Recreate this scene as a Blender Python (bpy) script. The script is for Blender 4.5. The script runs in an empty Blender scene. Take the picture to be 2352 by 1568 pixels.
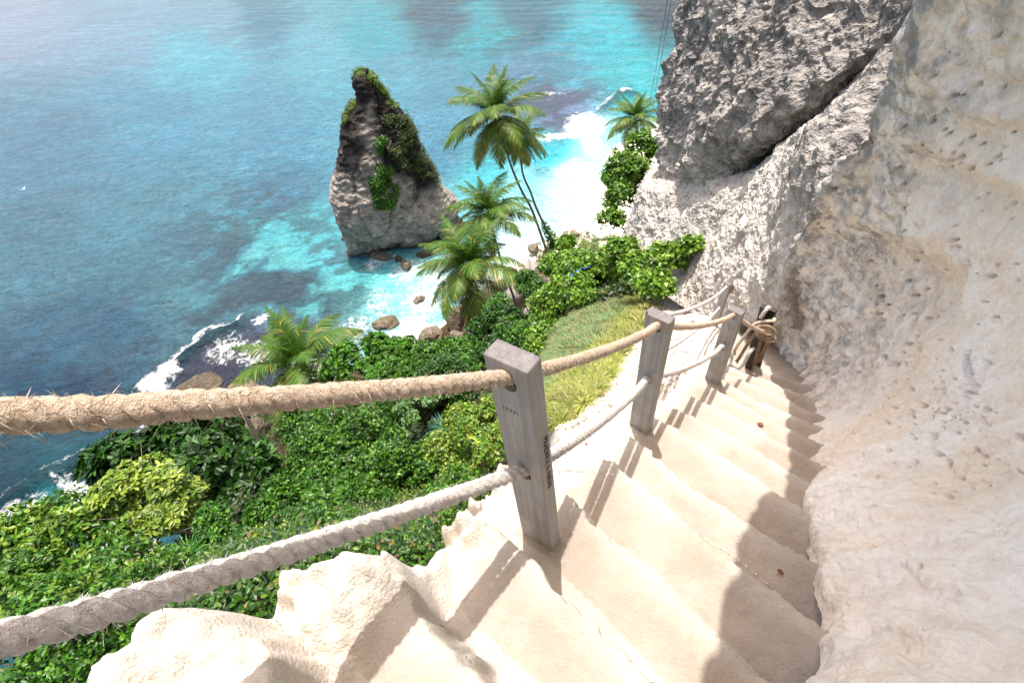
import bpy, math, random
import numpy as np
from math import radians, degrees, sin, cos, tan, pi, hypot
from mathutils import Matrix, Vector
S = bpy.context.scene
COL = S.collection
RNG = np.random.default_rng(7)
random.seed(7)

# ------------------------------------------------------------------ camera frame
F_, CX, CY = 1097., 1176., 784.
_d = np.array([154., -1096., -F_]); _d /= np.linalg.norm(_d)
UPV = -_d
YV = np.array([0, 0, -1.]) - UPV * (-UPV[2]); YV /= np.linalg.norm(YV)
XV = np.cross(YV, UPV)
R = np.array([XV, YV, UPV])                      # camera -> world
SEA = -34.0

def rays(px, py):
    v = np.stack([np.asarray(px, float) - CX, CY - np.asarray(py, float), np.full(np.shape(px), -F_)], -1)
    v = v / np.linalg.norm(v, axis=-1, keepdims=True)
    return v @ R.T
def ray(px, py): return rays(np.array([px]), np.array([py]))[0]
def at_z(px, py, z):
    r = ray(px, py); return r * (z / r[2])
def at_r(px, py, r):
    d = ray(px, py); return d * (r / hypot(d[0], d[1]))
def at_d(px, py, d): return ray(px, py) * d

# ------------------------------------------------------------------ noise
_perm = np.random.default_rng(3).permutation(256).astype(np.int64)
_perm = np.concatenate([_perm, _perm, _perm])
_val = np.random.default_rng(4).random(256) * 2 - 1
def vnoise(P):
    P = np.asarray(P, float); i = np.floor(P).astype(np.int64); f = P - i
    f = f * f * f * (f * (f * 6 - 15) + 10); i &= 255
    out = 0
    for dx in (0, 1):
        wx = f[:, 0] if dx else 1 - f[:, 0]
        a = _perm[(i[:, 0] + dx) & 255]
        for dy in (0, 1):
            wy = f[:, 1] if dy else 1 - f[:, 1]
            b = _perm[(a + i[:, 1] + dy) & 255]
            for dz in (0, 1):
                wz = f[:, 2] if dz else 1 - f[:, 2]
                out = out + wx * wy * wz * _val[_perm[(b + i[:, 2] + dz) & 255]]
    return out
def fbm(P, s=1., o=4, gain=.5):
    P = np.asarray(P, float) * s; a = 1.; t = 0; n = 0
    for k in range(o):
        t = t + a * vnoise(P + 17.3 * k); n += a; a *= gain; P = P * 2.03
    return t / n
def n2(x, y, s=1., o=3, z=0.): return fbm(np.stack([x, y, np.full_like(x, z)], 1), s, o)
def worley(P, s):
    P = P * s; i = np.floor(P).astype(np.int64); best = np.full(len(P), 9.)
    for dx in (-1, 0, 1):
        for dy in (-1, 0, 1):
            for dz in (-1, 0, 1):
                c = i + np.array([dx, dy, dz]); m = c & 255
                h = _perm[(_perm[(_perm[m[:, 0]] + m[:, 1]) & 255] + m[:, 2]) & 255]
                o = np.stack([_val[h], _val[(h + 71) & 255], _val[(h + 139) & 255]], 1) * .5 + .5
                best = np.minimum(best, ((c + o - P) ** 2).sum(1))
    return np.sqrt(best)
def sst(x, a, b):
    t = np.clip((x - a) / (b - a), 0, 1); return t * t * (3 - 2 * t)

# ------------------------------------------------------------------ object helpers
def raw_mesh(name, V, F, smooth=False, cols=None, attrs=None, mats=()):
    """F: (n,k) int array or list of such arrays"""
    me = bpy.data.meshes.new(name)
    V = np.asarray(V, np.float32)
    Fs = F if isinstance(F, list) else [F]
    Fs = [np.asarray(f, np.int32) for f in Fs if len(f)]
    me.vertices.add(len(V)); me.vertices.foreach_set('co', V.ravel())
    nl = sum(f.size for f in Fs); npol = sum(len(f) for f in Fs)
    me.loops.add(nl); me.loops.foreach_set('vertex_index', np.concatenate([f.ravel() for f in Fs]))
    tot = np.concatenate([np.full(len(f), f.shape[1], np.int32) for f in Fs])
    st = np.concatenate([[0], np.cumsum(tot)[:-1]]).astype(np.int32)
    me.polygons.add(npol); me.polygons.foreach_set('loop_start', st)
    if smooth: me.polygons.foreach_set('use_smooth', np.ones(npol, bool))
    if cols is not None:
        a = me.color_attributes.new('Col', 'FLOAT_COLOR', 'POINT')
        c = np.ones((len(V), 4), np.float32); c[:, :3] = cols
        a.data.foreach_set('color', c.ravel())
    for k, v in (attrs or {}).items():
        a = me.attributes.new(k, 'FLOAT', 'POINT'); a.data.foreach_set('value', np.asarray(v, np.float32))
    me.update(calc_edges=True); me.validate()
    for m in mats: me.materials.append(m)
    return me
def link(name, me, parent=None, **props):
    o = bpy.data.objects.new(name, me); COL.objects.link(o)
    if parent is not None: o.parent = parent
    tag(o, **props); return o
def tag(o, label=None, cat=None, group=None, kind=None):
    for k, v in (('label', label), ('category', cat), ('group', group), ('kind', kind)):
        if v: o[k] = v
    return o
def empty(name, loc, label, cat, group=None):
    o = bpy.data.objects.new(name, None); COL.objects.link(o); o.location = [float(v) for v in loc]
    o.empty_display_size = .2
    return tag(o, label, cat, group)
def part(name, V, F, mat, parent, smooth=False, cols=None, label=None, attrs=None):
    """V in world space; parent is an unrotated Empty"""
    off = np.array(parent.location) if parent is not None else 0
    if parent is not None and parent.parent is not None: off = off + np.array(parent.parent.location)
    o = link(name, raw_mesh(name, np.asarray(V) - off, F, smooth, cols, attrs, [mat]), parent, label=label)
    return o
def grid_faces(nu, nv):
    i = np.arange(nu - 1)[:, None] * nv + np.arange(nv - 1)[None, :]
    i = i.ravel(); return np.stack([i, i + nv, i + nv + 1, i + 1], 1)
def crom(pts, n):
    """Catmull-Rom along axis 0 of array (k,...) -> (n,...)"""
    P = np.asarray(pts, float); k = len(P)
    P = np.concatenate([2 * P[:1] - P[1:2], P, 2 * P[-1:] - P[-2:-1]])
    t = np.linspace(0, k - 1 - 1e-6, n); i = t.astype(int); u = (t - i).reshape((-1,) + (1,) * (P.ndim - 1))
    a, b, c, d = P[i], P[i + 1], P[i + 2], P[i + 3]
    return .5 * (2 * b + (c - a) * u + (2 * a - 5 * b + 4 * c - d) * u * u + (3 * b - a - 3 * c + d) * u ** 3)
def tube(path, rad, ns=8, cap=True, phase=0.):
    P = np.asarray(path, float); n = len(P); rad = np.broadcast_to(np.asarray(rad, float), (n,))
    T = np.gradient(P, axis=0); T /= np.linalg.norm(T, axis=1, keepdims=True) + 1e-12
    ref = np.array([0, 0, 1.]) if abs(T[:, 2]).mean() < .8 else np.array([1., 0, 0])
    U = np.cross(T, ref); U /= np.linalg.norm(U, axis=1, keepdims=True) + 1e-12
    W = np.cross(T, U)
    th = np.linspace(0, 2 * pi, ns, endpoint=False) + phase
    V = P[:, None] + rad[:, None, None] * (np.cos(th)[None, :, None] * U[:, None] + np.sin(th)[None, :, None] * W[:, None])
    V = V.reshape(-1, 3)
    i = np.arange(n - 1)[:, None] * ns; j = np.arange(ns)[None]; k = (j + 1) % ns
    Fq = np.stack([i + j, i + k, i + ns + k, i + ns + j], -1).reshape(-1, 4)
    if cap:
        V = np.concatenate([V, P[:1], P[-1:]]); c0, c1 = n * ns, n * ns + 1
        jj = np.arange(ns); kk = (jj + 1) % ns
        A = np.stack([kk, jj, np.full(ns, c0), np.full(ns, c0)], 1)[:, :3]
        B = np.stack([(n - 1) * ns + jj, (n - 1) * ns + kk, np.full(ns, c1)], 1)
        return V, [Fq, A, B]
    return V, [Fq]
class MB:
    def __init__(s): s.V = []; s.F = {}; s.C = []; s.n = 0
    def add(s, V, F, col=None):
        V = np.asarray(V, float)
        for f in (F if isinstance(F, list) else [F]):
            f = np.asarray(f)
            if len(f): s.F.setdefault(f.shape[1], []).append(f + s.n)
        s.V.append(V); s.n += len(V)
        s.C.append(np.broadcast_to(np.asarray(col if col is not None else (1, 1, 1), float), (len(V), 3)))
        return s
    def get(s): return np.concatenate(s.V), [np.concatenate(v) for v in s.F.values()], np.concatenate(s.C)
    def part(s, name, mat, parent, smooth=False, label=None):
        V, F, C = s.get(); return part(name, V, F, mat, parent, smooth, C, label)
    def top(s, name, mat, origin, smooth=False, **kw):
        V, F, C = s.get(); origin = np.asarray(origin, float)
        o = link(name, raw_mesh(name, V - origin, F, smooth, C, None, [mat]), None, **kw)
        o.location = origin.tolist(); return o

# ------------------------------------------------------------------ materials
class NT:
    def __init__(s, name):
        s.m = bpy.data.materials.new(name); s.m.use_nodes = True; s.t = s.m.node_tree
        s.b = s.t.nodes['Principled BSDF']; s.o = s.t.nodes['Material Output']
    def n(s, typ, ins=None, **kw):
        nd = s.t.nodes.new(typ)
        for k, v in kw.items(): setattr(nd, k, v)
        for k, v in (ins or {}).items(): s.put(nd.inputs[k], v)
        return nd
    def put(s, sock, v):
        if isinstance(v, bpy.types.NodeSocket): s.t.links.new(v, sock)
        elif isinstance(v, bpy.types.Node): s.t.links.new(v.outputs[0], sock)
        else:
            if sock.type == 'RGBA' and len(v) == 3: v = (*v, 1)
            sock.default_value = v
    def coord(s): return s.n('ShaderNodeTexCoord').outputs['Object']
    def geo(s): return s.n('ShaderNodeNewGeometry').outputs['Position']
    def noise(s, scale, det=4, rough=.55, vec=None, dist=0., out=0):
        nd = s.n('ShaderNodeTexNoise', {'Scale': scale, 'Detail': det, 'Roughness': rough, 'Distortion': dist})
        if vec is not None: s.put(nd.inputs['Vector'], vec)
        return nd.outputs[out]
    def vor(s, scale, vec=None, feature='F1', rand=1.):
        nd = s.n('ShaderNodeTexVoronoi', feature=feature); nd.inputs['Scale'].default_value = scale
        nd.inputs['Randomness'].default_value = rand
        if vec is not None: s.put(nd.inputs['Vector'], vec)
        return nd.outputs['Distance']
    def ramp(s, fac, stops, interp='LINEAR'):
        nd = s.n('ShaderNodeValToRGB', {'Fac': fac}); cr = nd.color_ramp; cr.interpolation = interp
        while len(cr.elements) < len(stops): cr.elements.new(.5)
        for e, (p, c) in zip(cr.elements, stops):
            e.position = p; e.color = (*c, 1) if not isinstance(c, (int, float)) else (c, c, c, 1)
        return nd.outputs[0]
    def mix(s, fac, a, b, mode='MIX'):
        nd = s.n('ShaderNodeMix', data_type='RGBA', blend_type=mode)
        s.put(nd.inputs[0], fac); s.put(nd.inputs[6], a); s.put(nd.inputs[7], b); return nd.outputs[2]
    def math(s, op, a, b=0., c=0.):
        nd = s.n('ShaderNodeMath', operation=op); s.put(nd.inputs[0], a); s.put(nd.inputs[1], b); s.put(nd.inputs[2], c)
        return nd.outputs[0]
    def attr(s, name, out='Color'): return s.n('ShaderNodeAttribute', attribute_name=name).outputs[out]
    def bump(s, h, strength=.5, dist=.02, normal=None):
        nd = s.n('ShaderNodeBump', {'Height': h, 'Strength': strength, 'Distance': dist})
        if normal is not None: s.put(nd.inputs['Normal'], normal)
        return nd.outputs[0]
    def scalev(s, v, sc, rot=(0, 0, 0)):
        return s.n('ShaderNodeMapping', {'Vector': v, 'Scale': sc, 'Rotation': rot}).outputs[0]
    def fin(s, color, rough=.8, normal=None, spec=.3):
        s.put(s.b.inputs['Base Color'], color); s.put(s.b.inputs['Roughness'], rough)
        s.b.inputs['Specular IOR Level'].default_value = spec
        if normal is not None: s.put(s.b.inputs['Normal'], normal)
        return s.m

def mat_leaf(name, rough=.42, trans=.27, spec=.42):
    t = NT(name); c = t.attr('Col')
    t.fin(c, rough, None, spec)
    tr = t.n('ShaderNodeBsdfTranslucent', {'Color': t.mix(1., c, (1.25, 1.15, .45), 'MULTIPLY')})
    mx = t.n('ShaderNodeMixShader', {0: trans, 1: t.b.outputs[0], 2: tr.outputs[0]})
    t.put(t.o.inputs[0], mx.outputs[0]); return t.m
M = {}
M['leaf'] = mat_leaf('leaf')
M['leaf_gloss'] = mat_leaf('glossy_leaf', .42, .22, .3)
M['grass'] = mat_leaf('grass', .5, .45)
M['frond'] = mat_leaf('frond', .5, .22, .3)
def mat_steps():
    t = NT('sandy_limestone'); p = t.geo(); col = t.attr('Col')
    n1 = t.noise(3.2, 6, .6, p); n2_ = t.noise(14, 5, .65, p); n3 = t.noise(260, 2, .6, p)
    c = t.mix(t.ramp(n1, [(.35, 0.), (.65, 1.)]), col, t.mix(1., col, (.84, .81, .77), 'MULTIPLY'))
    grey = t.ramp(t.math('MULTIPLY', t.ramp(n2_, [(.52, 0.), (.66, 1.)]), t.ramp(t.noise(1.6, 3, .5, p), [(.45, 0.), (.6, 1.)])), [(0, 0.), (1, 1.)])
    c = t.mix(t.math('MULTIPLY', grey, .6), c, (.36, .34, .31))
    sp = t.ramp(t.noise(150, 2, .7, p), [(.60, 0.), (.70, 1.)])
    c = t.mix(t.math('MULTIPLY', sp, .55), c, (.32, .27, .22))
    v = t.vor(95, p)
    h = t.math('ADD', t.math('MULTIPLY', n2_, .5), t.math('ADD', t.math('MULTIPLY', n3, .18), t.math('MULTIPLY', v, -.15)))
    return t.fin(c, .9, t.bump(h, .8, .02), .15)
M['steps'] = mat_steps()
def mat_wall():
    t = NT('smooth_limestone'); p = t.geo(); g = t.attr('grey', 'Fac')
    ps = t.scalev(p, (1.6, 1.6, .7))
    n1 = t.noise(1.1, 6, .65, p); n2_ = t.noise(7, 6, .7, ps, .1); n3 = t.noise(55, 4, .6, p)
    c = t.ramp(n1, [(.3, (.94, .91, .86)), (.46, (.93, .87, .79)), (.58, (.91, .80, .67)), (.75, (.87, .72, .56))])
    c = t.mix(t.ramp(n2_, [(.45, 0.), (.72, .6)]), c, (.70, .58, .47)); c = t.mix(t.ramp(t.noise(24, 5, .7, p), [(.5, 0.), (.7, .35)]), c, (.62, .55, .48))
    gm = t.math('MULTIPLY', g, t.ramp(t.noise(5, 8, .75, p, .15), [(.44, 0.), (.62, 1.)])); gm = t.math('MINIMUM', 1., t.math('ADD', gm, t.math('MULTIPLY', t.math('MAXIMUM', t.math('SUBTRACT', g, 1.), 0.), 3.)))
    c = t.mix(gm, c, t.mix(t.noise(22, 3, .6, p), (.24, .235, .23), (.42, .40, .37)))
    h = t.math('ADD', t.math('MULTIPLY', n2_, .7), t.math('MULTIPLY', n3, .22))
    v = t.vor(26, t.mix(.10, p, t.noise(9, 3, .6, p, 0, 1))); h = t.math('ADD', h, t.math('MULTIPLY', v, .28)); h = t.math('ADD', h, t.math('MULTIPLY', t.noise(130, 3, .6, p), .10))
    return t.fin(c, .92, t.bump(h, .8, .045), .15)
M['wall'] = mat_wall()
def mat_karst():
    t = NT('pitted_limestone'); p = t.geo(); g = t.attr('grey', 'Fac')
    n1 = t.noise(.9, 5, .6, p); n2_ = t.noise(5, 6, .65, p)
    v = t.vor(13, t.mix(.12, p, t.noise(5, 3, .6, p, 0, 1))); v2 = t.vor(34, p)
    light = t.ramp(n2_, [(.35, (.36, .325, .29)), (.55, (.52, .475, .425)), (.75, (.60, .56, .51))])
    dark = t.ramp(n2_, [(.32, (.10, .094, .092)), (.52, (.24, .225, .21)), (.7, (.40, .37, .335))])
    k = t.math('ADD', g, t.math('MULTIPLY', t.math('SUBTRACT', n1, .5), 1.4))
    c = t.mix(t.ramp(k, [(.25, 0.), (.75, 1.)]), light, dark)
    h = t.math('ADD', t.math('MULTIPLY', v, .55), t.math('ADD', t.math('MULTIPLY', v2, .22), t.math('MULTIPLY', n2_, .5)))
    return t.fin(c, .95, t.bump(h, 1., .09), .1)
M['karst'] = mat_karst()
def mat_soil():
    t = NT('hillside_soil'); p = t.geo(); n1 = t.noise(.35, 5, .6, p); n2_ = t.noise(3, 6, .65, p)
    c = t.ramp(n2_, [(.35, (.018, .013, .008)), (.5, (.05, .034, .02)), (.62, (.11, .07, .04)), (.8, (.24, .18, .12))])
    c = t.mix(t.ramp(n1, [(.5, 0.), (.62, .7)]), c, (.045, .09, .015))
    bch = t.attr('beach', 'Fac')
    c = t.mix(bch, c, t.mix(t.noise(.5, 4, .5, p), (.80, .70, .58), (.86, .78, .68)))
    pb = t.attr('pebble', 'Fac')
    c = t.mix(pb, c, t.mix(t.vor(26, p), (.62, .56, .48), (.30, .24, .18)))
    return t.fin(c, .95, t.bump(t.math('ADD', n2_, t.math('MULTIPLY', t.noise(30, 3, .6, p), .3)), .9, .12), .1)
M['soil'] = mat_soil()
def mat_rock(name, c0, c1, c2, sc=1.):
    t = NT(name); p = t.geo(); n1 = t.noise(1.1 * sc, 8, .68, p); v = t.vor(3.2 * sc, p)
    c = t.ramp(n1, [(.32, c0), (.52, c1), (.7, c2)])
    c = t.mix(1., c, t.attr('Col'), 'MULTIPLY')
    st = t.noise(1.0, 4, .6, t.scalev(p, (.35 * sc, .35 * sc, 2.6 * sc)))
    h = t.math('ADD', n1, t.math('ADD', t.math('MULTIPLY', v, .35), t.math('MULTIPLY', st, .5)))
    return t.fin(c, .9, t.bump(h, 1., .45 / sc), .15)
M['stack'] = mat_rock('sea_stack_rock', (.15, .135, .12), (.31, .28, .25), (.50, .46, .41))
M['boulder'] = mat_rock('boulder_rock', (.085, .07, .052), (.19, .16, .12), (.33, .285, .225), 2.2)
def mat_wood(name, c0, c1, rough=.6):
    t = NT(name); p = t.coord(); ps = t.scalev(p, (60, 60, 2.2))
    n = t.noise(1., 6, .6, ps, .6); b = t.noise(9, 4, .6, p); f = t.noise(240, 2, .6, t.scalev(p, (1, 1, .12)))
    c = t.ramp(n, [(.3, c0), (.7, c1)])
    c = t.mix(t.ramp(b, [(.35, .35), (.6, 0.)]), c, tuple(x * .62 for x in c0))
    return t.fin(c, rough, t.bump(t.math('ADD', n, t.math('MULTIPLY', f, .4)), .35, .004), .4)
M['post'] = mat_wood('weathered_grey_wood', (.245, .228, .21), (.40, .38, .36))
M['endgrain'] = mat_wood('dark_end_grain', (.10, .09, .092), (.22, .20, .20), .5)
M['darkpost'] = mat_wood('dark_stained_wood', (.018, .014, .012), (.05, .04, .034), .4)
def mat_rope(name, c0, c1, c2):
    t = NT(name); p = t.coord(); n = t.noise(90, 5, .7, p, .8); b = t.noise(18, 3, .6, p); f = t.noise(420, 2, .6, p)
    c = t.ramp(n, [(.3, c0), (.5, c1), (.72, c2)]); c = t.mix(t.ramp(b, [(.35, .4), (.65, 0.)]), c, c0)
    return t.fin(c, .95, t.bump(t.math('ADD', n, t.math('MULTIPLY', f, .4)), 1., .012), .1)
M['rope_tan'] = mat_rope('tan_rope_fibre', (.44, .32, .23), (.68, .55, .43), (.82, .72, .61))
M['rope_grey'] = mat_rope('bleached_rope_fibre', (.56, .51, .48), (.76, .72, .68), (.88, .85, .82))
M['rope_brown'] = mat_rope('brown_rope_fibre', (.20, .13, .08), (.36, .25, .165), (.50, .38, .27))
def plain(name, c, rough=.7, sc=12., var=.5, spec=.3):
    t = NT(name); n = t.noise(sc, 5, .6, t.coord())
    return t.fin(t.ramp(n, [(.3, tuple(x * (1 - var) for x in c)), (.7, c)]), rough, t.bump(n, .5, .01), spec)
M['trunk'] = plain('palm_bark', (.16, .13, .10), .85, 5)
M['bark'] = plain('bark', (.12, .09, .065), .85, 9)
M['twig'] = plain('bare_twig', (.30, .25, .22), .8, 20)
M['ink'] = plain('black_marker', (.05, .045, .045), .6, 40, .3)
M['redink'] = plain('faded_red_scratch', (.26, .13, .11), .8, 40, .2)
M['wire'] = plain('dark_wire', (.03, .03, .035), .5)
M['linegrey'] = plain('pale_line', (.25, .27, .28), .6)
M['tarp'] = plain('blue_tarpaulin', (.03, .17, .75), .5, 6, .35)
M['bird'] = plain('white_feather', (.85, .83, .8), .7, 9, .05)
M['deadleaf'] = plain('dead_leaf', (.26, .10, .05), .8, 20)
M['concrete'] = plain('pale_concrete', (.52, .46, .38), .9, 2, .15)
M['litter'] = plain('white_paper', (.7, .7, .68), .8, 9, .1)

# ------------------------------------------------------------------ ground model (world, metres, camera at origin)
EA = np.array([sin(radians(130)), cos(radians(130))]); EB = np.array([sin(radians(40)), cos(radians(40))])
def ab2xy(a, b): return a * EA[0] + b * EB[0], a * EA[1] + b * EB[1]
def xy2ab(x, y): return x * EA[0] + y * EA[1], x * EB[0] + y * EB[1]
NOS = [(.25, [(-.63, -.14), (-.5, -.17), (.5, -.2)]),
       (.28, [(-.60, .14), (-.45, .08), (-.3, .07), (.4, .02)]),
       (.28, [(-.44, .44), (-.34, .41), (-.19, .38), (-.04, .34), (.35, .24)]),
       (.30, [(-.47, .80), (-.33, .74), (-.12, .72), (.04, .67), (.4, .56)]),
       (.31, [(-.45, 1.19), (-.3, 1.14), (-.09, 1.10), (.2, 1.01), (.5, .95)]),
       (.30, [(-.55, 1.58), (-.34, 1.52), (-.09, 1.43), (.2, 1.38), (.5, 1.37)]),
       (.33, [(-.55, 2.0), (-.2, 1.94), (.04, 1.88), (.5, 1.78)]),
       (.33, [(-.5, 2.39), (-.12, 2.35), (.2, 2.29), (.5, 2.23)]),
       (.34, [(-.45, 2.83), (-.1, 2.79), (.3, 2.72), (.6, 2.67)]),
       (.34, [(-.4, 3.31), (0, 3.22), (.33, 3.17), (.6, 3.15)]),
       (.27, [(-.35, 3.76), (0, 3.65), (.46, 3.62)]),
       (.27, [(-.3, 4.12), (.2, 4.07), (.5, 4.02)]),
       (.27, [(-.15, 4.5), (.5, 4.46)]),
       (.27, [(-.1, 4.93), (.4, 4.9)])]
ALB = np.array([(-2, -.95), (-.6, -.80), (-.38, -.81), (-.2, -.79), (-.12, -.69), (-.04, -.77), (.07, -.73), (.13, -.62), (.22, -.63),
                (.36, -.67), (.58, -.75), (.8, -.77), (1.1, -.79), (1.8, -.82), (3.6, -.80), (4.9, -.72), (6.2, -1.0), (7, -1.4), (9, -2.2)])
ZSM = np.array([(-2, -.7), (-.5, -.95), (0, -1.2), (.4, -1.6), (.7, -1.85), (1.42, -2.45), (1.9, -2.8), (2.77, -3.45), (3.68, -4.1), (4.9, -4.95),
                (5.4, -5.2), (6.7, -6.1), (9, -7.6)])
HC = {-130: [(0, -1.5), (3, -3), (6, -5.5), (12, -11), (20, -22), (30, -35), (140, -38)],
      -80: [(0, -1.5), (3, -3.4), (6, -6), (9, -9), (12, -12.2), (15, -17), (20, -25), (26, -33), (32, -36), (140, -38)],
      -70: [(0, -1.5), (3, -3.6), (6, -6.3), (9, -9.2), (12, -12.4), (15, -17), (20, -24), (26, -32), (30, -35), (140, -38)],
      -60: [(0, -1.5), (3, -4), (6, -7.3), (9, -10.5), (12, -13.7), (16, -19.5), (20, -25), (26, -31), (32, -35), (140, -38)],
      -50: [(0, -1.5), (3, -4.3), (6, -7.9), (9, -11.2), (12, -14.5), (16, -18.7), (20, -23), (26, -29), (32, -32.5), (38, -34.4), (44, -36), (140, -38)],
      -40: [(0, -1.5), (3, -5.3), (6, -9.4), (9, -12.6), (12, -15.4), (16, -19), (20, -22.5), (26, -27.5), (32, -31.3), (38, -33.8), (44, -35.5), (140, -38)],
      -25: [(0, -1.5), (2, -4.6), (3, -6.4), (6, -10.8), (9, -13.8), (12, -16.4), (16, -19.3), (20, -22.7), (26, -27.4), (32, -31.4), (36, -33.7), (40, -35), (140, -38)],
      -12: [(0, -1.5), (2, -4.6), (3, -6.2), (6, -10.6), (9, -13.6), (12, -16), (16, -19.4), (20, -23.2), (26, -28), (32, -31.7), (36, -33.6), (42, -35), (140, -38)],
      0: [(0, -1.5), (3, -4.9), (6, -9.2), (9, -12.8), (12, -15.8), (16, -19.4), (20, -24), (26, -29), (32, -31.2), (38, -31.8), (42, -33.2), (46, -34.1), (52, -35.5), (140, -38)],
      7: [(0, -1.5), (3, -3.9), (6, -6.7), (9, -9.1), (11, -10.8), (13, -14), (16, -20), (20, -25.5), (26, -29.8), (32, -31.3), (38, -31.7), (44, -32.5), (50, -33.6), (56, -34.8), (62, -36), (140, -38)],
      15: [(0, -1.5), (3, -3.9), (6, -6.3), (9, -8.4), (12, -10.1), (15, -11.4), (17, -14), (22, -22), (28, -29), (38, -31.8), (50, -32.6), (62, -33.4), (75, -33.9), (88, -34.8), (140, -38)],
      20: [(0, -1.5), (3, -3.9), (6, -6.1), (9, -8), (12, -9.4), (15, -10.7), (18, -12.4), (22, -18), (28, -27), (38, -31.5), (50, -32.3), (62, -33), (75, -33.4), (90, -34.1), (105, -35), (140, -38)],
      30: [(0, -1.5), (3, -3.8), (6, -5.8), (9, -7.6), (12, -9), (15, -10.5), (18, -13), (22, -18), (28, -27), (38, -31), (62, -32.5), (90, -33.5), (110, -34.5), (140, -36)],
      70: [(0, -1.5), (3, -3.8), (6, -5.8), (9, -7.6), (12, -9), (15, -10.5), (18, -13), (22, -18), (28, -27), (38, -31), (62, -32.5), (140, -34.5)]}
_rs = np.concatenate([np.arange(0, 30, .5), np.arange(30, 141, 1.)])
_az = np.array(sorted(HC)); _HT = np.array([np.interp(_rs, *zip(*HC[a])) for a in _az])
k_ = np.array([1, 2, 3, 2, 1.]) / 9
_HT = np.array([np.convolve(np.pad(h, 2, 'edge'), k_, 'valid') for h in _HT])
_azf = np.arange(-130, 70.1, 1.); _HF = np.array([np.interp(_azf, _az, _HT[:, j]) for j in range(len(_rs))]).T
_kk = np.exp(-np.arange(-5, 6) ** 2 / 12.); _kk /= _kk.sum()
_HF = np.array([np.convolve(np.pad(c, 5, 'edge'), _kk, 'valid') for c in _HF.T]).T
def Hill(x, y):
    r = np.hypot(x, y); az = np.clip(np.degrees(np.arctan2(x, y)), -130, 69.9)
    i = (az + 130); i0 = i.astype(int); fi = i - i0
    rr = np.interp(r, _rs, np.arange(len(_rs))); j0 = np.minimum(rr.astype(int), len(_rs) - 2); fj = rr - j0
    z = ((_HF[i0, j0] * (1 - fj) + _HF[i0, j0 + 1] * fj) * (1 - fi) + (_HF[i0 + 1, j0] * (1 - fj) + _HF[i0 + 1, j0 + 1] * fj) * fi)
    amp = sst(r, 4, 14) * (1 - .75 * sst(-z, 30.5, 32.5))
    return z + amp * (.9 * n2(x, y, .22, 3) + .25 * n2(x, y, 1.1, 3, 5.))
def near_parts(x, y):
    a, b = xy2ab(x, y)
    wob = .05 * n2(x, y, 7., 3, 2.) + .03 * n2(x, y, 22., 2, 4.)
    aL = np.interp(b, ALB[:, 0], ALB[:, 1]) + wob * 1.2
    zs = np.full_like(a, -1.0 + .0)
    wb = .022 * n2(x, y, 4., 3, 9.) + .018 * n2(x, y, 26., 3, 11.)
    worn = 0
    for i, (dr, pts) in enumerate(NOS):
        g = np.interp(a, [p[0] for p in pts], [p[1] for p in pts])
        d = b - g + wb
        zs = zs - dr * sst(d, -.006, .03 + .015 * (n2(x, y, 3., 2, i * 3.) + .5))
    zs = zs - .62 * np.clip(b - 5.25, 0, 9)
    zs = zs + .012 * n2(x, y, 6., 4, 7.) + .004 * n2(x, y, 40., 3, 8.)
    zsm = np.interp(b, ZSM[:, 0], ZSM[:, 1])
    o = np.clip(aL - a, 0, 99)
    slope = np.interp(b, [-1, .1, .6, 1.1, 1.6, 2.2, 5], [2.8, 2.8, 2.6, 1.7, 1.0, .62, .55])
    slope = slope + 2.4 * sst(7.5 - np.degrees(np.arctan2(x, y)), 0, 7) * sst(b, .3, 1.)
    zo = zsm - .05 - slope * o + sst(o, 0, .4) * (.10 * n2(x, y, 3., 4, 3.) + .03 * n2(x, y, 14., 3, 3.))
    w = sst(a - aL, -.10, .07)
    z = zo * (1 - w) + np.maximum(zs, zo - .02) * w
    z = np.where(w > 0, zo * (1 - w) + zs * w, zo)
    for la, lb, lr_, lh in ((-.86, -.30, .15, .08), (-.70, .03, .14, .12), (-.72, .45, .12, .05), (-.62, .16, .07, .05)):
        z = z + lh * np.exp(-(((a - la) ** 2 + (b - lb) ** 2) / lr_ ** 2) ** 1.3) * (1 + .5 * n2(x, y, 9., 3, 41.))
    lump = np.exp(-((a - aL) / .12) ** 2) * sst(-b, -.95, -.3)
    z = z + lump * (.09 * n2(x, y, 5., 4, 31.) + .03 * n2(x, y, 25., 3, 33.)) + (1 - sst(a, -.62, -.5)) * .035 * (np.abs(n2(x, y, 9., 4, 35.)) + .4 * n2(x, y, 38., 3, 36.))
    return a, b, aL, z, w, o
def Near(x, y):
    a, b, aL, z, w, o = near_parts(x, y)
    k = sst(b, .6, 2.0); m = np.maximum(sst(o, .5 + .9 * k, 1.8 + 1.8 * k), np.maximum(sst(b, 7., 8.4), sst(-b, .8, 1.2)))
    return z * (1 - m) + (Hill(x, y) + .02) * m, a, b, w, o, m
A0, A1, B0, B1 = -4.6, 1.6, -1.3, 8.6
def G(x, y):
    a, b = xy2ab(x, y); ins = (a > A0) & (a < A1) & (b > B0) & (b < B1)
    z = Hill(x, y)
    if ins.any():
        z = z.copy(); z[ins] = Near(x[ins], y[ins])[0]
    return z
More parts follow.
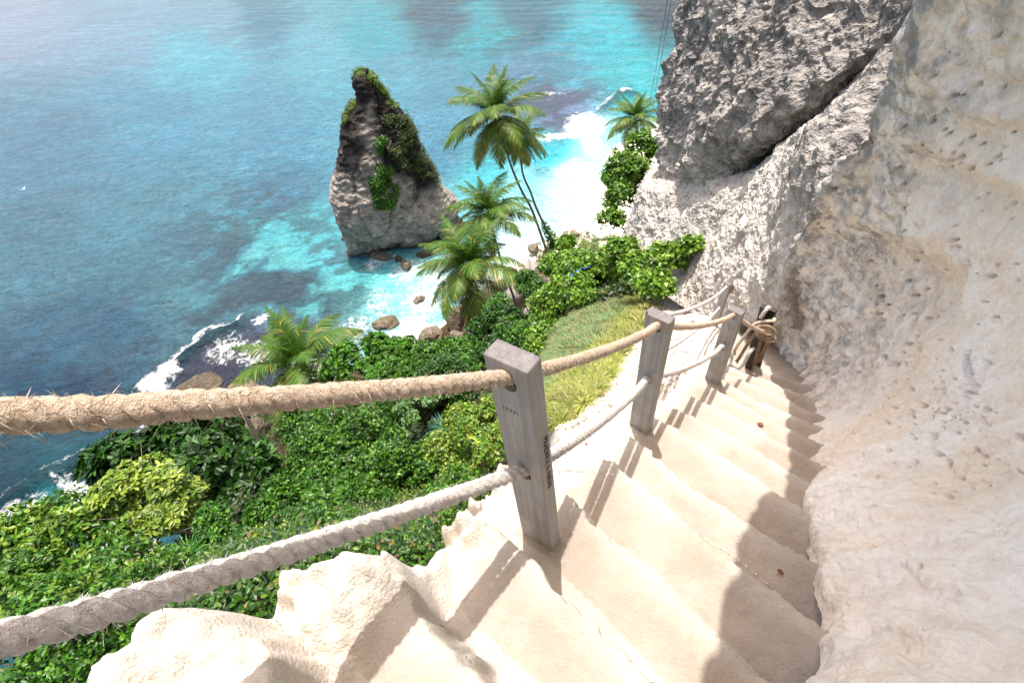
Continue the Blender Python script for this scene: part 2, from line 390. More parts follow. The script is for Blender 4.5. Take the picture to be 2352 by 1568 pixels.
def hit(px, py, r0=1.2, r1=110., n=220):
    d = rays(np.asarray(px, float), np.asarray(py, float)); h = np.hypot(d[:, 0], d[:, 1])
    ux, uy, uz = d[:, 0] / h, d[:, 1] / h, d[:, 2] / h
    rr = np.geomspace(r0, r1, n); out = np.full(len(h), np.nan); prev = np.full(len(h), r0); act = np.ones(len(h), bool)
    for r in rr:
        if not act.any(): break
        k = np.where(act)[0]; g = G(ux[k] * r, uy[k] * r); under = uz[k] * r < g
        out[k[under]] = r; act[k[under]] = False; prev[k[~under]] = r
    ok = ~np.isnan(out); lo, hi = prev.copy(), np.where(ok, out, r1)
    for _ in range(8):
        mid = (lo + hi) / 2; g = G(ux * mid, uy * mid); u = uz * mid < g
        hi = np.where(u, mid, hi); lo = np.where(u, lo, mid)
    r = hi; P = np.stack([ux * r, uy * r, uz * r], 1); P[:, 2] = G(P[:, 0], P[:, 1])
    return P, ok
def hit1(px, py, **k): return hit(np.array([px]), np.array([py]), **k)[0][0]
def in_poly(px, py, poly):
    poly = np.asarray(poly, float); c = np.zeros(len(px), bool); n = len(poly)
    for i in range(n):
        x0, y0 = poly[i]; x1, y1 = poly[(i + 1) % n]
        c ^= ((y0 > py) != (y1 > py)) & (px < (x1 - x0) * (py - y0) / (y1 - y0 + 1e-9) + x0)
    return c
def scatter(poly, n):
    poly = np.asarray(poly, float); mn, mx = poly.min(0), poly.max(0); out = []
    k = 0
    while k < n:
        q = mn + RNG.random((n * 2, 2)) * (mx - mn); q = q[in_poly(q[:, 0], q[:, 1], poly)]; out.append(q); k += len(q)
    q = np.concatenate(out)[:n]; P, ok = hit(q[:, 0], q[:, 1]); return P[ok], q[ok]

# ------------------------------------------------------------------ steps and near slope
def axis_grid(segs):
    out = []
    for a, b, st in segs: out.append(np.arange(a, b, st))
    return np.concatenate(out + [[segs[-1][1]]])
ga = axis_grid([(A0, -2.4, .04), (-2.4, -1.05, .018), (-1.05, .62, .008), (.62, A1, .05)])
gb = axis_grid([(B0, -.5, .03), (-.5, 2.2, .008), (2.2, 4.2, .011), (4.2, 6., .015), (6., B1, .025)])
AA, BB = np.meshgrid(ga, gb, indexing='ij'); x, y = ab2xy(AA.ravel(), BB.ravel())
z, a, b, w, o, m = Near(x, y)
V = np.stack([x, y, z], 1)
F = grid_faces(len(ga), len(gb))[:, ::-1]
# dusty tread / whiter worn rock
white = np.array([.50, .455, .405]); sand = np.array([.375, .325, .278]); soil = np.array([.17, .12, .08])
nos = np.zeros_like(a)
for i, (dr, pts) in enumerate(NOS):
    g = np.interp(a, [p[0] for p in pts], [p[1] for p in pts]); d = g - b
    nos = np.maximum(nos, np.exp(-np.clip(d, 0, 9) ** 2 / .006) * (d > -.1))
nn = n2(x, y, 4., 4, 21.)
kw = np.clip(nos * .9 + sst(-(a + .55), -.15, .1) + nn * .6, 0, 1)[:, None]
cc = sand * (1 - kw) + (white * (1 + .25 * (1 - sst(a, -.62, -.5)))[:, None]) * kw
gr = sst(o, .9, 2.6)[:, None] * .35
cc = cc * (1 - gr) + np.array([.52, .45, .37]) * gr
sm = sst(m, .35, .8)[:, None]; cc = cc * (1 - sm) + soil * sm
link('stone_steps', raw_mesh('stone_steps', V, F, True, cc, None, [M['steps']]), kind='structure',
     label='worn pale limestone steps cut into the cliff, dusted with sand', cat='steps')

# hillside
az = np.radians(np.concatenate([np.arange(-130, 45, .45), np.arange(45, 70.1, 1.)])); rr = np.concatenate([np.arange(.2, 20, .12), np.arange(20, 60, .3), np.arange(60, 140, 1.)])
AZ, RR = np.meshgrid(az, rr, indexing='ij'); x, y = (RR * np.sin(AZ)).ravel(), (RR * np.cos(AZ)).ravel()
z = Hill(x, y); a, b = xy2ab(x, y)
ins = np.minimum(np.minimum(a - A0, A1 - a), np.minimum(b - B0, B1 - b)); z = z - 2.5 * sst(ins, .05, 1.2)
azd = np.degrees(np.arctan2(x, y))
beach = sst(-z, 31.6, 32.6) * sst(azd + .6 * n2(x, y, .3, 2), -3.5, 0.)
peb = np.clip(sst(azd, 14, 22) * (1 - sst(np.hypot(x, y), 9, 14)), 0, 1)
link('hillside', raw_mesh('hillside', np.stack([x, y, z], 1), grid_faces(len(az), len(rr)), True, None, {'beach': beach, 'pebble': peb}, [M['soil']]), kind='structure',
     label='steep brown soil hillside falling from the steps to the white beach', cat='hillside')

# ------------------------------------------------------------------ sea
def sea_mesh():
    az = np.radians(np.arange(-125, 75.01, .16)); el = np.concatenate([np.geomspace(60, 20, 300), np.geomspace(19.9, 3, 420), [2.4, 1.8, 1.2, .8, .5]])
    rr = 34 / np.tan(np.radians(el))
    AZ, RR = np.meshgrid(az, rr, indexing='ij'); x, y = (RR * np.sin(AZ)).ravel(), (RR * np.cos(AZ)).ravel()
    z = np.full_like(x, SEA)
    # colours: points picked on the water, stored in world polar coordinates
    T = [(0, 0, 150, 185, 218), (300, 50, 125, 180, 212), (600, 20, 50, 140, 170), (450, 130, 90, 195, 222), (850, 60, 45, 175, 195), (1130, 70, 25, 175, 190),
         (1000, 12, 8, 95, 120), (1200, 20, 10, 120, 140), (1400, 80, 50, 205, 222), (1480, 180, 60, 215, 225), (1530, 10, 10, 60, 80), (1180, 200, 95, 165, 200), (1300, 235, 105, 130, 165),  # dark teal points along the far edge paint in an unseen headland's reflection
         (100, 300, 85, 150, 182), (350, 260, 85, 165, 198), (600, 300, 90, 168, 200), (100, 560, 80, 138, 160), (400, 500, 84, 150, 172), (650, 440, 80, 150, 180),
         (200, 780, 60, 112, 138), (480, 700, 80, 132, 148), (120, 900, 35, 78, 108), (1000, 340, 85, 165, 195), (1250, 350, 60, 195, 210), (1130, 400, 80, 205, 220), (1200, 420, 130, 232, 240),
         (1300, 420, 190, 245, 250), (1000, 230, 90, 170, 200), (660, 530, 95, 215, 225), (600, 600, 75, 140, 162), (800, 640, 110, 225, 228), (760, 570, 100, 215, 228), (690, 670, 70, 120, 135), (900, 680, 140, 238, 235),
         (960, 640, 160, 240, 240), (180, 1100, 25, 95, 110), (110, 1140, 50, 150, 155), (30, 1120, 20, 75, 95), (640, 790, 85, 95, 118), (520, 850, 80, 85, 105), (330, 1010, 50, 70, 95), (1380, 300, 160, 230, 240), (1430, 180, 60, 200, 210),
         (1330, 180, 80, 175, 200), (900, 180, 90, 180, 205), (1180, 520, 190, 245, 248), (1150, 600, 200, 245, 248), (720, 830, 110, 150, 165), (850, 800, 150, 220, 225), (1060, 520, 130, 230, 235), (500, 30, 110, 175, 205), (740, 110, 95, 190, 212)]
    T = np.array(T, float); d = rays(T[:, 0], T[:, 1]); ta = np.degrees(np.arctan2(d[:, 0], d[:, 1])); te = np.degrees(np.arcsin(d[:, 2]))
    lin = (T[:, 2:] / 255) ** 2.2
    va = np.degrees(AZ.ravel()); ve = -np.degrees(np.arctan(34 / RR.ravel()))
    wa = va + 1.4 * n2(x, y, .09, 4) ; we = ve + 1.2 * n2(x, y, .09, 4, 30.)
    num = np.zeros((len(x), 3)); den = np.zeros(len(x))
    for i in range(len(T)):
        w = 1 / ((wa - ta[i]) ** 2 * .55 + (we - te[i]) ** 2 + .25) ** 2; num += w[:, None] * lin[i]; den += w
    c = num / den[:, None]
    def blob(px, py, ra, re, soft=1.):
        q = ray(px, py); qa, qe = degrees(math.atan2(q[0], q[1])), degrees(math.asin(q[2]))
        return np.exp(-(((wa - qa) / ra) ** 2 + ((we - qe) / re) ** 2) * soft)
    def line(pts, wd, jag=1.):
        """distance (m) to a polyline on the water"""
        Q = np.array([at_z(px, py, SEA)[:2] for px, py in pts]); best = np.full(len(x), 1e9); side = np.zeros(len(x)); tt = np.zeros(len(x))
        sel = (x > Q[:, 0].min() - 12) & (x < Q[:, 0].max() + 12) & (y > Q[:, 1].min() - 12) & (y < Q[:, 1].max() + 12)
        xs, ys = x[sel] + jag * n2(x[sel], y[sel], .35, 3, 50.), y[sel] + jag * n2(x[sel], y[sel], .35, 3, 60.)
        bs = np.full(sel.sum(), 1e9); ss = np.zeros(sel.sum()); ts = np.zeros(sel.sum())
        for i in range(len(Q) - 1):
            e = Q[i + 1] - Q[i]; L = hypot(*e); t = np.clip(((xs - Q[i, 0]) * e[0] + (ys - Q[i, 1]) * e[1]) / L / L, 0, 1)
            dx, dy = xs - Q[i, 0] - t * e[0], ys - Q[i, 1] - t * e[1]; dd = np.hypot(dx, dy); k = dd < bs
            bs = np.where(k, dd, bs); ss = np.where(k, np.sign(e[0] * dy - e[1] * dx), ss); ts = np.where(k, (i + t) / (len(Q) - 1), ts)
        best[sel] = bs; side[sel] = ss; tt[sel] = ts
        return best, side, tt
    # reef patches
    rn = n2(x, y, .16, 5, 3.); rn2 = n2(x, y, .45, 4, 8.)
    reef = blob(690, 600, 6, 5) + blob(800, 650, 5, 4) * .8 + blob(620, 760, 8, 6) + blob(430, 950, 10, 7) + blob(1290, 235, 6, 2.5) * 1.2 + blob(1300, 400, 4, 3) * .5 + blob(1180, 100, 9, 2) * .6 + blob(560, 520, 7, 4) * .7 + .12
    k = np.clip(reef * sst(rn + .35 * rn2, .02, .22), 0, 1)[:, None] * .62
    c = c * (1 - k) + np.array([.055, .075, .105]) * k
    lt = np.clip((1.3 * blob(700, 560, 6, 3.5) + blob(590, 600, 6, 4) * .7 + 1.3 * blob(800, 660, 9, 6) + blob(470, 120, 12, 3) * .5 + blob(640, 430, 3, 2) * .5 + .06) * sst(-rn - .4 * rn2, .02, .25), 0, 1)[:, None] * .8
    c = c * (1 - lt) + np.array([.16, .72, .74]) * lt
    bandn = n2(x * .6 + y * .2, y - x * .3, .06, 3, 12.)
    c = c * (1 + .10 * bandn[:, None]) * (1 + 1.5 * np.clip(blob(1350, 420, 4, 7) + .8 * blob(1200, 540, 5, 6) + .5 * blob(950, 680, 6, 5), 0, 1)[:, None])
    # foam
    foam = np.zeros(len(x))
    g = Hill(x, y); foam = np.maximum(foam, 1.1 * np.exp(-np.clip(SEA + .25 - g, 0, 9) / .42) * sst(np.degrees(np.arctan2(x, y)), -35, -15))
    foam = np.maximum(foam, .7 * np.exp(-np.clip(SEA + .2 - g, 0, 9) / .5))
    for px, py, ra, re, s in [(960, 770, 4, 3.0, 1.1), (900, 790, 5, 2.6, .95), (830, 760, 5, 2.6, .62), (980, 700, 4.0, 3.0, .85), (885, 700, 5, 4, .5), (1010, 660, 4, 4, .7), (870, 600, 4, 1.4, .7), (940, 630, 4, 2, .75),
                              (1350, 285, 2.6, 1.5, 1.35), (1290, 315, 5, .9, .95), (1370, 330, 3, 2.0, .8), (1360, 420, 1.6, 4, .6), (1310, 500, 2, 3, .5), (1435, 208, .8, .5, 1.3), (1265, 222, 2.5, .5, .6), (1230, 480, 5, 4, .38), (1180, 600, 4, 4, .6),
                              (180, 1110, 1.6, 2.6, .85), (610, 732, 1.8, .55, .95), (530, 800, 4.2, 2.2, .66), (590, 815, 3.5, 2.5, .68), (375, 878, 2.2, .9, 1.15), (402, 850, 1.2, 1.1, 1.1), (300, 1250, 3, 3, 1.0), (40, 1170, 4, 1.2, .8), (380, 990, 4, 3, .62), (330, 960, 7, 3, .45), (700, 850, 4, 3, .7), (30, 1370, 6, 3, .9)]:
        foam = np.maximum(foam, (s if s > 1 else s * .8) * blob(px, py, ra * .85, re * .85))
    # the breaking swell
    hgt = np.zeros(len(x)); dark = np.zeros(len(x))
    for pts, ht, fo in [([(600, 722), (540, 752), (480, 778), (440, 812), (410, 845), (380, 880), (300, 905)], .9, .62), ([(460, 985), (330, 1005), (230, 1040), (120, 1085), (0, 1160), (-120, 1220)], .7, .35), ([(1470, 225), (1430, 212), (1400, 240), (1370, 262)], .8, .5)]:
        dd, sd, tt = line(pts, 1.); e = sst(tt, 0, .12) * (1 - sst(tt, .9, 1))
        hgt += ht * e * np.exp(-(dd / 1.1) ** 2); dark = np.maximum(dark, e * np.exp(-((dd - .3) / 1.0) ** 2))
        foam = np.maximum(foam, fo * e * np.exp(-((dd - 1.0) / .9) ** 2) * (sd < 0))
    c = c * (1 - .72 * dark[:, None]) + np.array([.006, .06, .075]) * .72 * dark[:, None]
    foam = np.clip(foam, 0, 1.4)
    r = np.hypot(x, y)
    sw = .16 * np.sin((x * .55 + y * .83) * .9 + 2.5 * n2(x, y, .05, 2)) * n2(x, y, .03, 2, 6.) + .10 * n2(x * .7 - y * .3, y + x * .5, .45, 3, 77.)
    z = z + hgt + sw
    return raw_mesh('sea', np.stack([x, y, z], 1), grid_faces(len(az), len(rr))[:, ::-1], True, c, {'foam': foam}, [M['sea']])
def mat_sea():
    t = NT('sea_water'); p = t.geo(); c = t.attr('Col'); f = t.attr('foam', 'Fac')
    pr = t.scalev(p, (1., 1.9, 1.), (0, 0, radians(-32)))
    w1 = t.noise(.55, 5, .62, pr, .5); w2 = t.noise(2.1, 5, .62, pr, .6); w3 = t.noise(.12, 3, .5, pr, .4)
    wp = t.n('ShaderNodeVectorMath', operation='ADD'); t.put(wp.inputs[0], p)
    sc_ = t.n('ShaderNodeVectorMath', operation='SCALE'); t.put(sc_.inputs[0], t.noise(.8, 4, .6, p, 0, 1)); sc_.inputs['Scale'].default_value = 2.2; t.put(wp.inputs[1], sc_.outputs[0])
    cell = t.vor(1.0, wp.outputs[0], 'DISTANCE_TO_EDGE'); cell2 = t.vor(2.7, wp.outputs[0], 'DISTANCE_TO_EDGE')
    lace = t.math('SUBTRACT', 1., t.math('MULTIPLY', t.math('MINIMUM', t.math('MULTIPLY', cell, 1.5), t.math('MULTIPLY', cell2, 3.2)), 1.9))
    nz = t.noise(1.6, 6, .7, p, .5)
    k = t.math('ADD', t.math('MULTIPLY', f, 1.08), t.math('MULTIPLY', t.math('ADD', t.math('MULTIPLY', lace, .42), t.math('MULTIPLY', t.math('SUBTRACT', nz, .5), 1.5)), t.math('MINIMUM', t.math('MULTIPLY', f, 3.), 1.)))
    fo = t.ramp(k, [(.0, 0.), (.72, 0.), (1., 1.)])
    fo = t.ramp(t.math('MULTIPLY', k, .62), [(.42, 0.), (.72, 1.)])
    base = t.mix(1., c, t.ramp(t.math('ADD', t.math('MULTIPLY', w2, .6), t.math('MULTIPLY', w1, .4)), [(.36, .42), (.5, .9), (.66, 1.35)]), 'MULTIPLY')
    base = t.mix(1., base, (SEAK * 1.05, SEAK * .98, SEAK * 1.02), 'MULTIPLY')
    base = t.mix(fo, base, (.86, .88, .88))
    h = t.math('ADD', t.math('MULTIPLY', w1, 1.), t.math('ADD', t.math('MULTIPLY', w2, .42), t.math('MULTIPLY', w3, 2.)))
    h = t.math('ADD', h, t.math('MULTIPLY', fo, .15))
    t.b.inputs['IOR'].default_value = 1.33
    return t.fin(base, t.math('ADD', .09, t.math('MULTIPLY', fo, .6)), t.bump(h, 1., .55), .28)
SEAK = .385
M['sea'] = mat_sea()
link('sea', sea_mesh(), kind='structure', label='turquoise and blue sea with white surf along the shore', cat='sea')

# ------------------------------------------------------------------ smooth wall beside the steps
def near_wall():
    # along-steps b, base a, base z, lip a, lip b, lip z, depth
    K = [(-3.5, .35, -1.0, -.5, -3.3, 1.9, .9), (-1.8, .32, -1.1, -.4, -1.5, 1.8, .9), (-.6, .38, -1.2, -.23, -.2, 1.3, .6), (.1, .41, -1.45, -.225, .5, 1.2, .6), (.46, .44, -1.65, -.225, .85, 1.2, .6), (.9, .54, -2.0, -.25, 1.35, 1.1, .6),
         (1.3, .56, -2.35, -.28, 1.8, .95, .6), (1.7, .57, -2.75, -.255, 2.2, .7, .6), (2.2, .56, -3.2, -.17, 2.75, .4, .6), (2.9, .51, -3.8, -.11, 3.35, -.1, .6), (3.6, .50, -4.35, -.05, 3.95, -.8, .58),
         (4.3, .49, -4.85, -.08, 4.5, -1.6, .5), (4.9, .42, -5.1, -.20, 5.0, -2.25, .4), (5.35, .30, -5.4, -.26, 5.35, -2.75, .32), (5.8, .12, -5.75, -.27, 5.8, -3.7, .28), (6.4, -.05, -6.1, -.34, 6.3, -4.8, .2), (7.1, -.25, -6.6, -.5, 7.0, -5.7, .15), (8, -.5, -7.3, -.8, 8., -6.4, .1)]
    K = np.array(K); nu = 1000; U = crom(K, nu); nv1, nv2 = 600, 110
    t = np.linspace(0, 1, nv1)[None]
    b0, a0, z0, aL, bL, zL, D = [U[:, i][:, None] for i in range(7)]
    D = D * .78
    H = zL - z0
    zz = z0 - .12 + (H + .12) * (.80 * t + .20 * t ** 2)
    # foot slopes out, then a scoop, then the overhanging brow
    hh = (zz - z0)
    foot = .30 * sst(hh / np.maximum(H, .5), -.02, .22)
    a = a0 - .03 + foot * np.minimum(D / .6, 1) + D * np.sin(np.clip(t, 0, 1) ** 1.25 * pi) ** .9 * .85 + (aL - a0 - foot * np.minimum(D / .6, 1)) * t ** 3.2
    b = b0 + (bL - b0) * t ** 1.5
    s = np.linspace(0, 1, nv2 + 1)[None, 1:]
    a2 = aL + .05 * np.sin(s * pi) * -2 + 6.5 * s ** 1.7; z2 = zL + 2.2 * np.sin(s * pi / 2) * (.35 + .65 * sst(-b0, -4.5, -2.5)) - .0 * s; b2 = bL + 0 * s
    A = np.concatenate([a, a2], 1); B = np.concatenate([b, b2], 1); Z = np.concatenate([zz, z2], 1)
    kw_ = np.exp(-np.linspace(-2, 2, 61) ** 2); kw_ /= kw_.sum(); jw = np.exp(-((np.arange(A.shape[1]) - nv1) / 45.) ** 4)[None]
    sm_ = lambda Q: Q * (1 - jw) + jw * np.apply_along_axis(lambda r_: np.convolve(np.pad(r_, 30, 'edge'), kw_, 'valid'), 1, Q)
    for _ in range(2): A, B, Z = sm_(A), sm_(B), sm_(Z)
    x, y = ab2xy(A, B); P = np.stack([x, y, Z], -1)
    du = np.gradient(P, axis=0); dv = np.gradient(P, axis=1); N = np.cross(dv, du); N /= np.linalg.norm(N, axis=-1, keepdims=True) + 1e-9
    P0 = P.reshape(-1, 3); N = N.reshape(-1, 3)
    tt = np.concatenate([np.broadcast_to(t, (nu, nv1)), np.full((nu, nv2), 1.)], 1).ravel()
    fade = sst(tt, .0, .06)
    Ps = P0 * np.array([1, 1, .8])
    d = .17 * fbm(P0, .75, 3) + .05 * fbm(Ps, 2.6, 3) + .022 * fbm(Ps, 8., 4)
    # pitted, rough towards the far end and the brow
    far = sst(np.repeat(U[:, 0], nv1 + nv2), 3.4, 5.0)
    wv = worley(P0 + .05 * np.stack([vnoise(P0 * 5), vnoise(P0 * 5 + 9), vnoise(P0 * 5 + 20)], 1), 7.)
    wn = worley(P0, 15.)
    d = d + far * (.09 * fbm(P0, 3.2, 4) + .05 * (wv - .5)) + (.008 + .02 * far) * (wn - .5)
    ridge = np.abs(fbm(P0 * np.array([1, 1, .55]), 5.5, 2)); d = d - .014 * np.exp(-ridge / .05)
    d = d * (.25 + .75 * fade)
    # small wind-worn holes
    uvw = P0 @ R; dep = np.maximum(-uvw[:, 2], .05); sx = CX + F_ * uvw[:, 0] / dep; sy = CY - F_ * uvw[:, 1] / dep; okv = (-uvw[:, 2] > .2) & (tt < .999)
    for pts, out_, inn, wd in (([(1850, 470), (1885, 475), (1950, 545), (2040, 560), (2150, 590), (2230, 650), (2235, 740)], .07, .16, 95), ([(2040, 300), (2120, 330), (2230, 360), (2352, 430), (2500, 500)], .07, .08, 70), ([(2150, 60), (2190, 160), (2260, 230), (2400, 280)], .05, .05, 60)):
        Q = crom(np.array(pts, float), 60); lyr = np.interp(sx, Q[:, 0], Q[:, 1]); wob_ = 26 * fbm(P0, 1.7, 3); dy = sy - lyr + wob_; endf = sst(sx, Q[0, 0] - 40, Q[0, 0] + 60) * (1 - sst(sx, Q[-1, 0] - 80, Q[-1, 0] + 60)) * okv
        d = d + endf * (out_ * np.exp(-((dy + wd * .45) / (wd * .5)) ** 2) - inn * np.exp(-((dy - wd * .9) / (wd * .9)) ** 2))
    dim = P0 @ np.array([[.9, .3, .3], [-.3, 1., .2], [-.2, -.3, .45]]).T
    d = d + .022 * fbm(dim, 11., 3) - .012 * np.abs(fbm(dim, 21., 2)) + .012 * (worley(dim, 13.) - .5)
    brow = sst(tt, .70, .96) * sst(np.repeat(U[:, 0], nv1 + nv2), 1.2, 2.6)
    d = d + brow * (.05 * fbm(P0, 4., 4) + .022 * (wv - .5) + .02 * (wn - .5))
    for pts in ([(2095, 1318), (2101, 1329), (2133, 1360), (2203, 1379), (2215, 1395)], [(2030, 1455), (2080, 1478), (2127, 1500)], [(2150, 1484), (2200, 1472), (2250, 1474)], [(2215, 560), (2230, 640), (2210, 700)]):
        Q = crom(np.array(pts, float), 40); ii = np.where(okv & (np.abs(sx - Q[:, 0].mean()) < 140) & (np.abs(sy - Q[:, 1].mean()) < 140))[0]; wx = sx[ii] + 9 * fbm(P0[ii], 14., 2); wy = sy[ii] + 9 * fbm(P0[ii] + 3, 14., 2)
        dd = np.sqrt(((wx[:, None] - Q[None, :, 0]) ** 2 + (wy[:, None] - Q[None, :, 1]) ** 2).min(1)); d[ii] -= .016 * np.exp(-(dd / 3.2) ** 2) * np.linalg.norm(P0[ii], axis=1) / 1.5
    ctr = np.concatenate([RNG.normal(0, 1, (130, 2)) * [150, 170] + [2090, 720], RNG.normal(0, 1, (60, 2)) * [60, 60] + [2170, 960], RNG.normal(0, 1, (70, 2)) * [120, 180] + [2180, 1150], RNG.normal(0, 1, (60, 2)) * [90, 90] + [2230, 330]])
    for cx_, cy_ in ctr:
        if cx_ < 1900 or cy_ < 60: continue
        rp = 1.9 + 3.4 * RNG.random() ** 3.; ii = np.where(okv & (np.abs(sx - cx_) < 16) & (np.abs(sy - cy_) < 16))[0]
        if len(ii) < 3: continue
        e = ((sx[ii] - cx_) / (rp * 1.35)) ** 2 + ((sy[ii] - cy_) / rp) ** 2; dist = np.linalg.norm(P0[ii], axis=1); d[ii] -= np.minimum(rp * 8. * dist / 1097, .10) * np.exp(-e ** 2.)
    P1 = P0 + N * d[:, None]
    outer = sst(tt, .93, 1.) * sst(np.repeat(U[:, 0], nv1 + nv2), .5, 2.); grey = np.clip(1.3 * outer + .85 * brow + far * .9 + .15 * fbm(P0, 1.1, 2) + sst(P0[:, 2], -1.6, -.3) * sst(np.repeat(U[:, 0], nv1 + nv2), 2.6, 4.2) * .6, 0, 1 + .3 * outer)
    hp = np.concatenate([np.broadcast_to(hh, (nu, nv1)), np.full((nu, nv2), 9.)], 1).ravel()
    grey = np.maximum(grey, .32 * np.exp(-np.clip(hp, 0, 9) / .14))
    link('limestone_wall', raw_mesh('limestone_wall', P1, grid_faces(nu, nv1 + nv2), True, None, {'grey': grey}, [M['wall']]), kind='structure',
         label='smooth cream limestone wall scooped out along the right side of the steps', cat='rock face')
near_wall()

# ------------------------------------------------------------------ pitted cliff beyond
def loft(name, rows, nu, nv, mat, grey_fn, amp, label, flip=False, low=0.):
    C = np.array([[at_r(*p) if len(p) == 3 else np.array(p[:3]) for p in row] for row in rows])
    P = crom(C, nu); P = np.swapaxes(crom(np.swapaxes(P, 0, 1), nv), 0, 1)
    du = np.gradient(P, axis=0); dv = np.gradient(P, axis=1); N = np.cross(du, dv); N /= np.linalg.norm(N, axis=-1, keepdims=True) + 1e-9
    P0 = P.reshape(-1, 3); N = N.reshape(-1, 3)
    if flip: N = -N
    q = P0 + .12 * np.stack([vnoise(P0 * 2.2), vnoise(P0 * 2.2 + 9), vnoise(P0 * 2.2 + 20)], 1)
    wv = worley(q, 3.1); wm = worley(q, 7.5)
    ws = worley(q, 15.)
    d = amp * (.5 * fbm(P0, .55, 4) + .2 * fbm(P0, 2., 4)) + low * (.16 * (wv - .52) + .11 * (wm - .52) + .05 * (ws - .52) + .05 * fbm(P0, 9., 3))
    d = d - .10 * amp * np.exp(-np.abs(fbm(P0 * np.array([1, 1, .8]), .9, 3)) / .04)
    P1 = P0 + N * d[:, None]
    F = grid_faces(nu, nv)
    if flip: F = F[:, ::-1]
    return link(name, raw_mesh(name, P1, F, True, None, {'grey': grey_fn(P0)}, [mat]), kind='structure', label=label, cat='cliff')
Rw = [[(1395, 640, 14.5), (1440, 610, 12.9), (1500, 660, 10.2), (1560, 700, 8.6), (1620, 735, 7.7), (1690, 740, 6.9), (1750, 740, 6.3), (1800, 745, 5.9), (1860, 770, 6.2)],
      [(1400, 600, 15.), (1438, 570, 13.4), (1510, 590, 11.2), (1580, 610, 9.7), (1650, 630, 8.3), (1710, 640, 7.2), (1765, 650, 6.3), (1810, 640, 5.8), (1870, 660, 6.2)],
      [(1420, 560, 16.), (1445, 530, 13.8), (1520, 540, 12.), (1600, 540, 10.6), (1680, 540, 9.0), (1740, 540, 7.8), (1800, 550, 6.6), (1850, 550, 5.6), (1915, 570, 6.1)],
      [(1440, 520, 17.), (1455, 480, 14.2), (1530, 480, 12.6), (1620, 470, 11.2), (1695, 460, 9.9), (1750, 430, 8.7), (1820, 420, 7.1), (1885, 430, 5.5), (1970, 480, 6.0)],
      [(1470, 430, 19.), (1470, 420, 15.), (1540, 420, 13.4), (1630, 410, 12.2), (1700, 410, 10.9), (1765, 362, 9.9), (1840, 300, 8.4), (1930, 320, 6.2), (2030, 370, 6.6)],
      [(1500, 400, 22.), (1500, 380, 18.), (1560, 380, 16.), (1640, 370, 14.2), (1715, 380, 12.8), (1790, 345, 11.6), (1890, 265, 9.6), (2000, 205, 7.0), (2100, 270, 7.2)],
      [(1540, 400, 26.), (1530, 380, 22.), (1580, 380, 19.), (1660, 370, 17.2), (1740, 380, 15.8), (1820, 345, 14.6), (1960, 160, 11.), (2150, 40, 7.4), (2260, 120, 7.6)]]
def grey1(P): return np.clip(.12 + .35 * fbm(P, .35, 3) + sst(P[:, 2], -4.2, -2.6) * .55, 0, 1)
loft('cliff_shoulder', Rw, 420, 620, M['karst'], grey1, .5, 'sunlit pale pitted limestone shoulder rising beyond the far rope posts', low=.42)
Rf = [[(1480, 640, 21.), (1446, 600, 16.), (1500, 580, 14.4), (1600, 540, 13.4), (1700, 520, 12.8), (1800, 430, 12.0), (1900, 360, 11.4), (2010, 280, 11.0), (2180, 120, 10.8)],
      [(1500, 520, 21.), (1460, 500, 15.8), (1530, 480, 13.6), (1620, 455, 12.3), (1700, 440, 12.0), (1795, 345, 11.4), (1885, 285, 10.9), (2000, 195, 10.6), (2150, 40, 10.4)],
      [(1520, 410, 21.2), (1478, 400, 15.9), (1545, 385, 13.4), (1640, 365, 11.9), (1720, 335, 11.1), (1800, 275, 10.2), (1890, 205, 9.8), (2005, 110, 9.7), (2160, -60, 9.7)],
      [(1545, 260, 21.6), (1506, 250, 16.2), (1568, 245, 13.8), (1660, 230, 12.2), (1740, 210, 11.4), (1820, 170, 10.7), (1905, 110, 10.4), (2020, 30, 10.3), (2170, -150, 10.3)],
      [(1570, 120, 22.), (1530, 120, 16.7), (1592, 115, 14.4), (1685, 100, 12.8), (1765, 85, 12.0), (1845, 50, 11.4), (1930, 0, 11.1), (2040, -90, 11.), (2200, -260, 11.)],
      [(1600, -10, 22.5), (1556, 0, 17.3), (1620, 0, 15.1), (1710, -15, 13.6), (1795, -40, 12.8), (1875, -80, 12.3), (1960, -140, 12.), (2080, -230, 11.9), (2260, -420, 11.9)],
      [(1650, -200, 23.5), (1610, -190, 18.4), (1680, -190, 16.4), (1770, -210, 15.), (1850, -240, 14.2), (1940, -290, 13.8), (2040, -360, 13.6), (2180, -460, 13.5), (2400, -700, 13.5)],
      [(1770, -420, 25.5), (1740, -400, 20.6), (1800, -400, 18.8), (1890, -420, 17.4), (1980, -460, 16.6), (2080, -520, 16.2), (2200, -600, 16.), (2380, -740, 16.), (2700, -1100, 16.)],
      [(20., 24.5, 9., 0), (18.5, 22.5, 8., 0), (18.5, 20., 8., 0), (19, 18.5, 8., 0), (19, 17.5, 8., 0), (20, 16.5, 8., 0), (20, 14.5, 8., 0), (20, 12.5, 8., 0), (20, 9., 8., 0)]]
Rf = [[(p[0] + (20 if j < 2 else 8 if j == 2 else 0),) + tuple(p[1:]) if len(p) == 3 else p for j, p in enumerate(row)] for row in Rf]
def grey2(P):
    h = sst(P[:, 2] + .8 * fbm(P, .4, 3), -9.5, -3.); return np.clip(-.16 + 1.05 * h + .35 * fbm(P, .5, 3), -.3, 1.0)
loft('cliff', Rf, 620, 640, M['karst'], grey2, 1.15, 'high bulging grey pitted limestone cliff overhanging the beach at top right', low=.72)

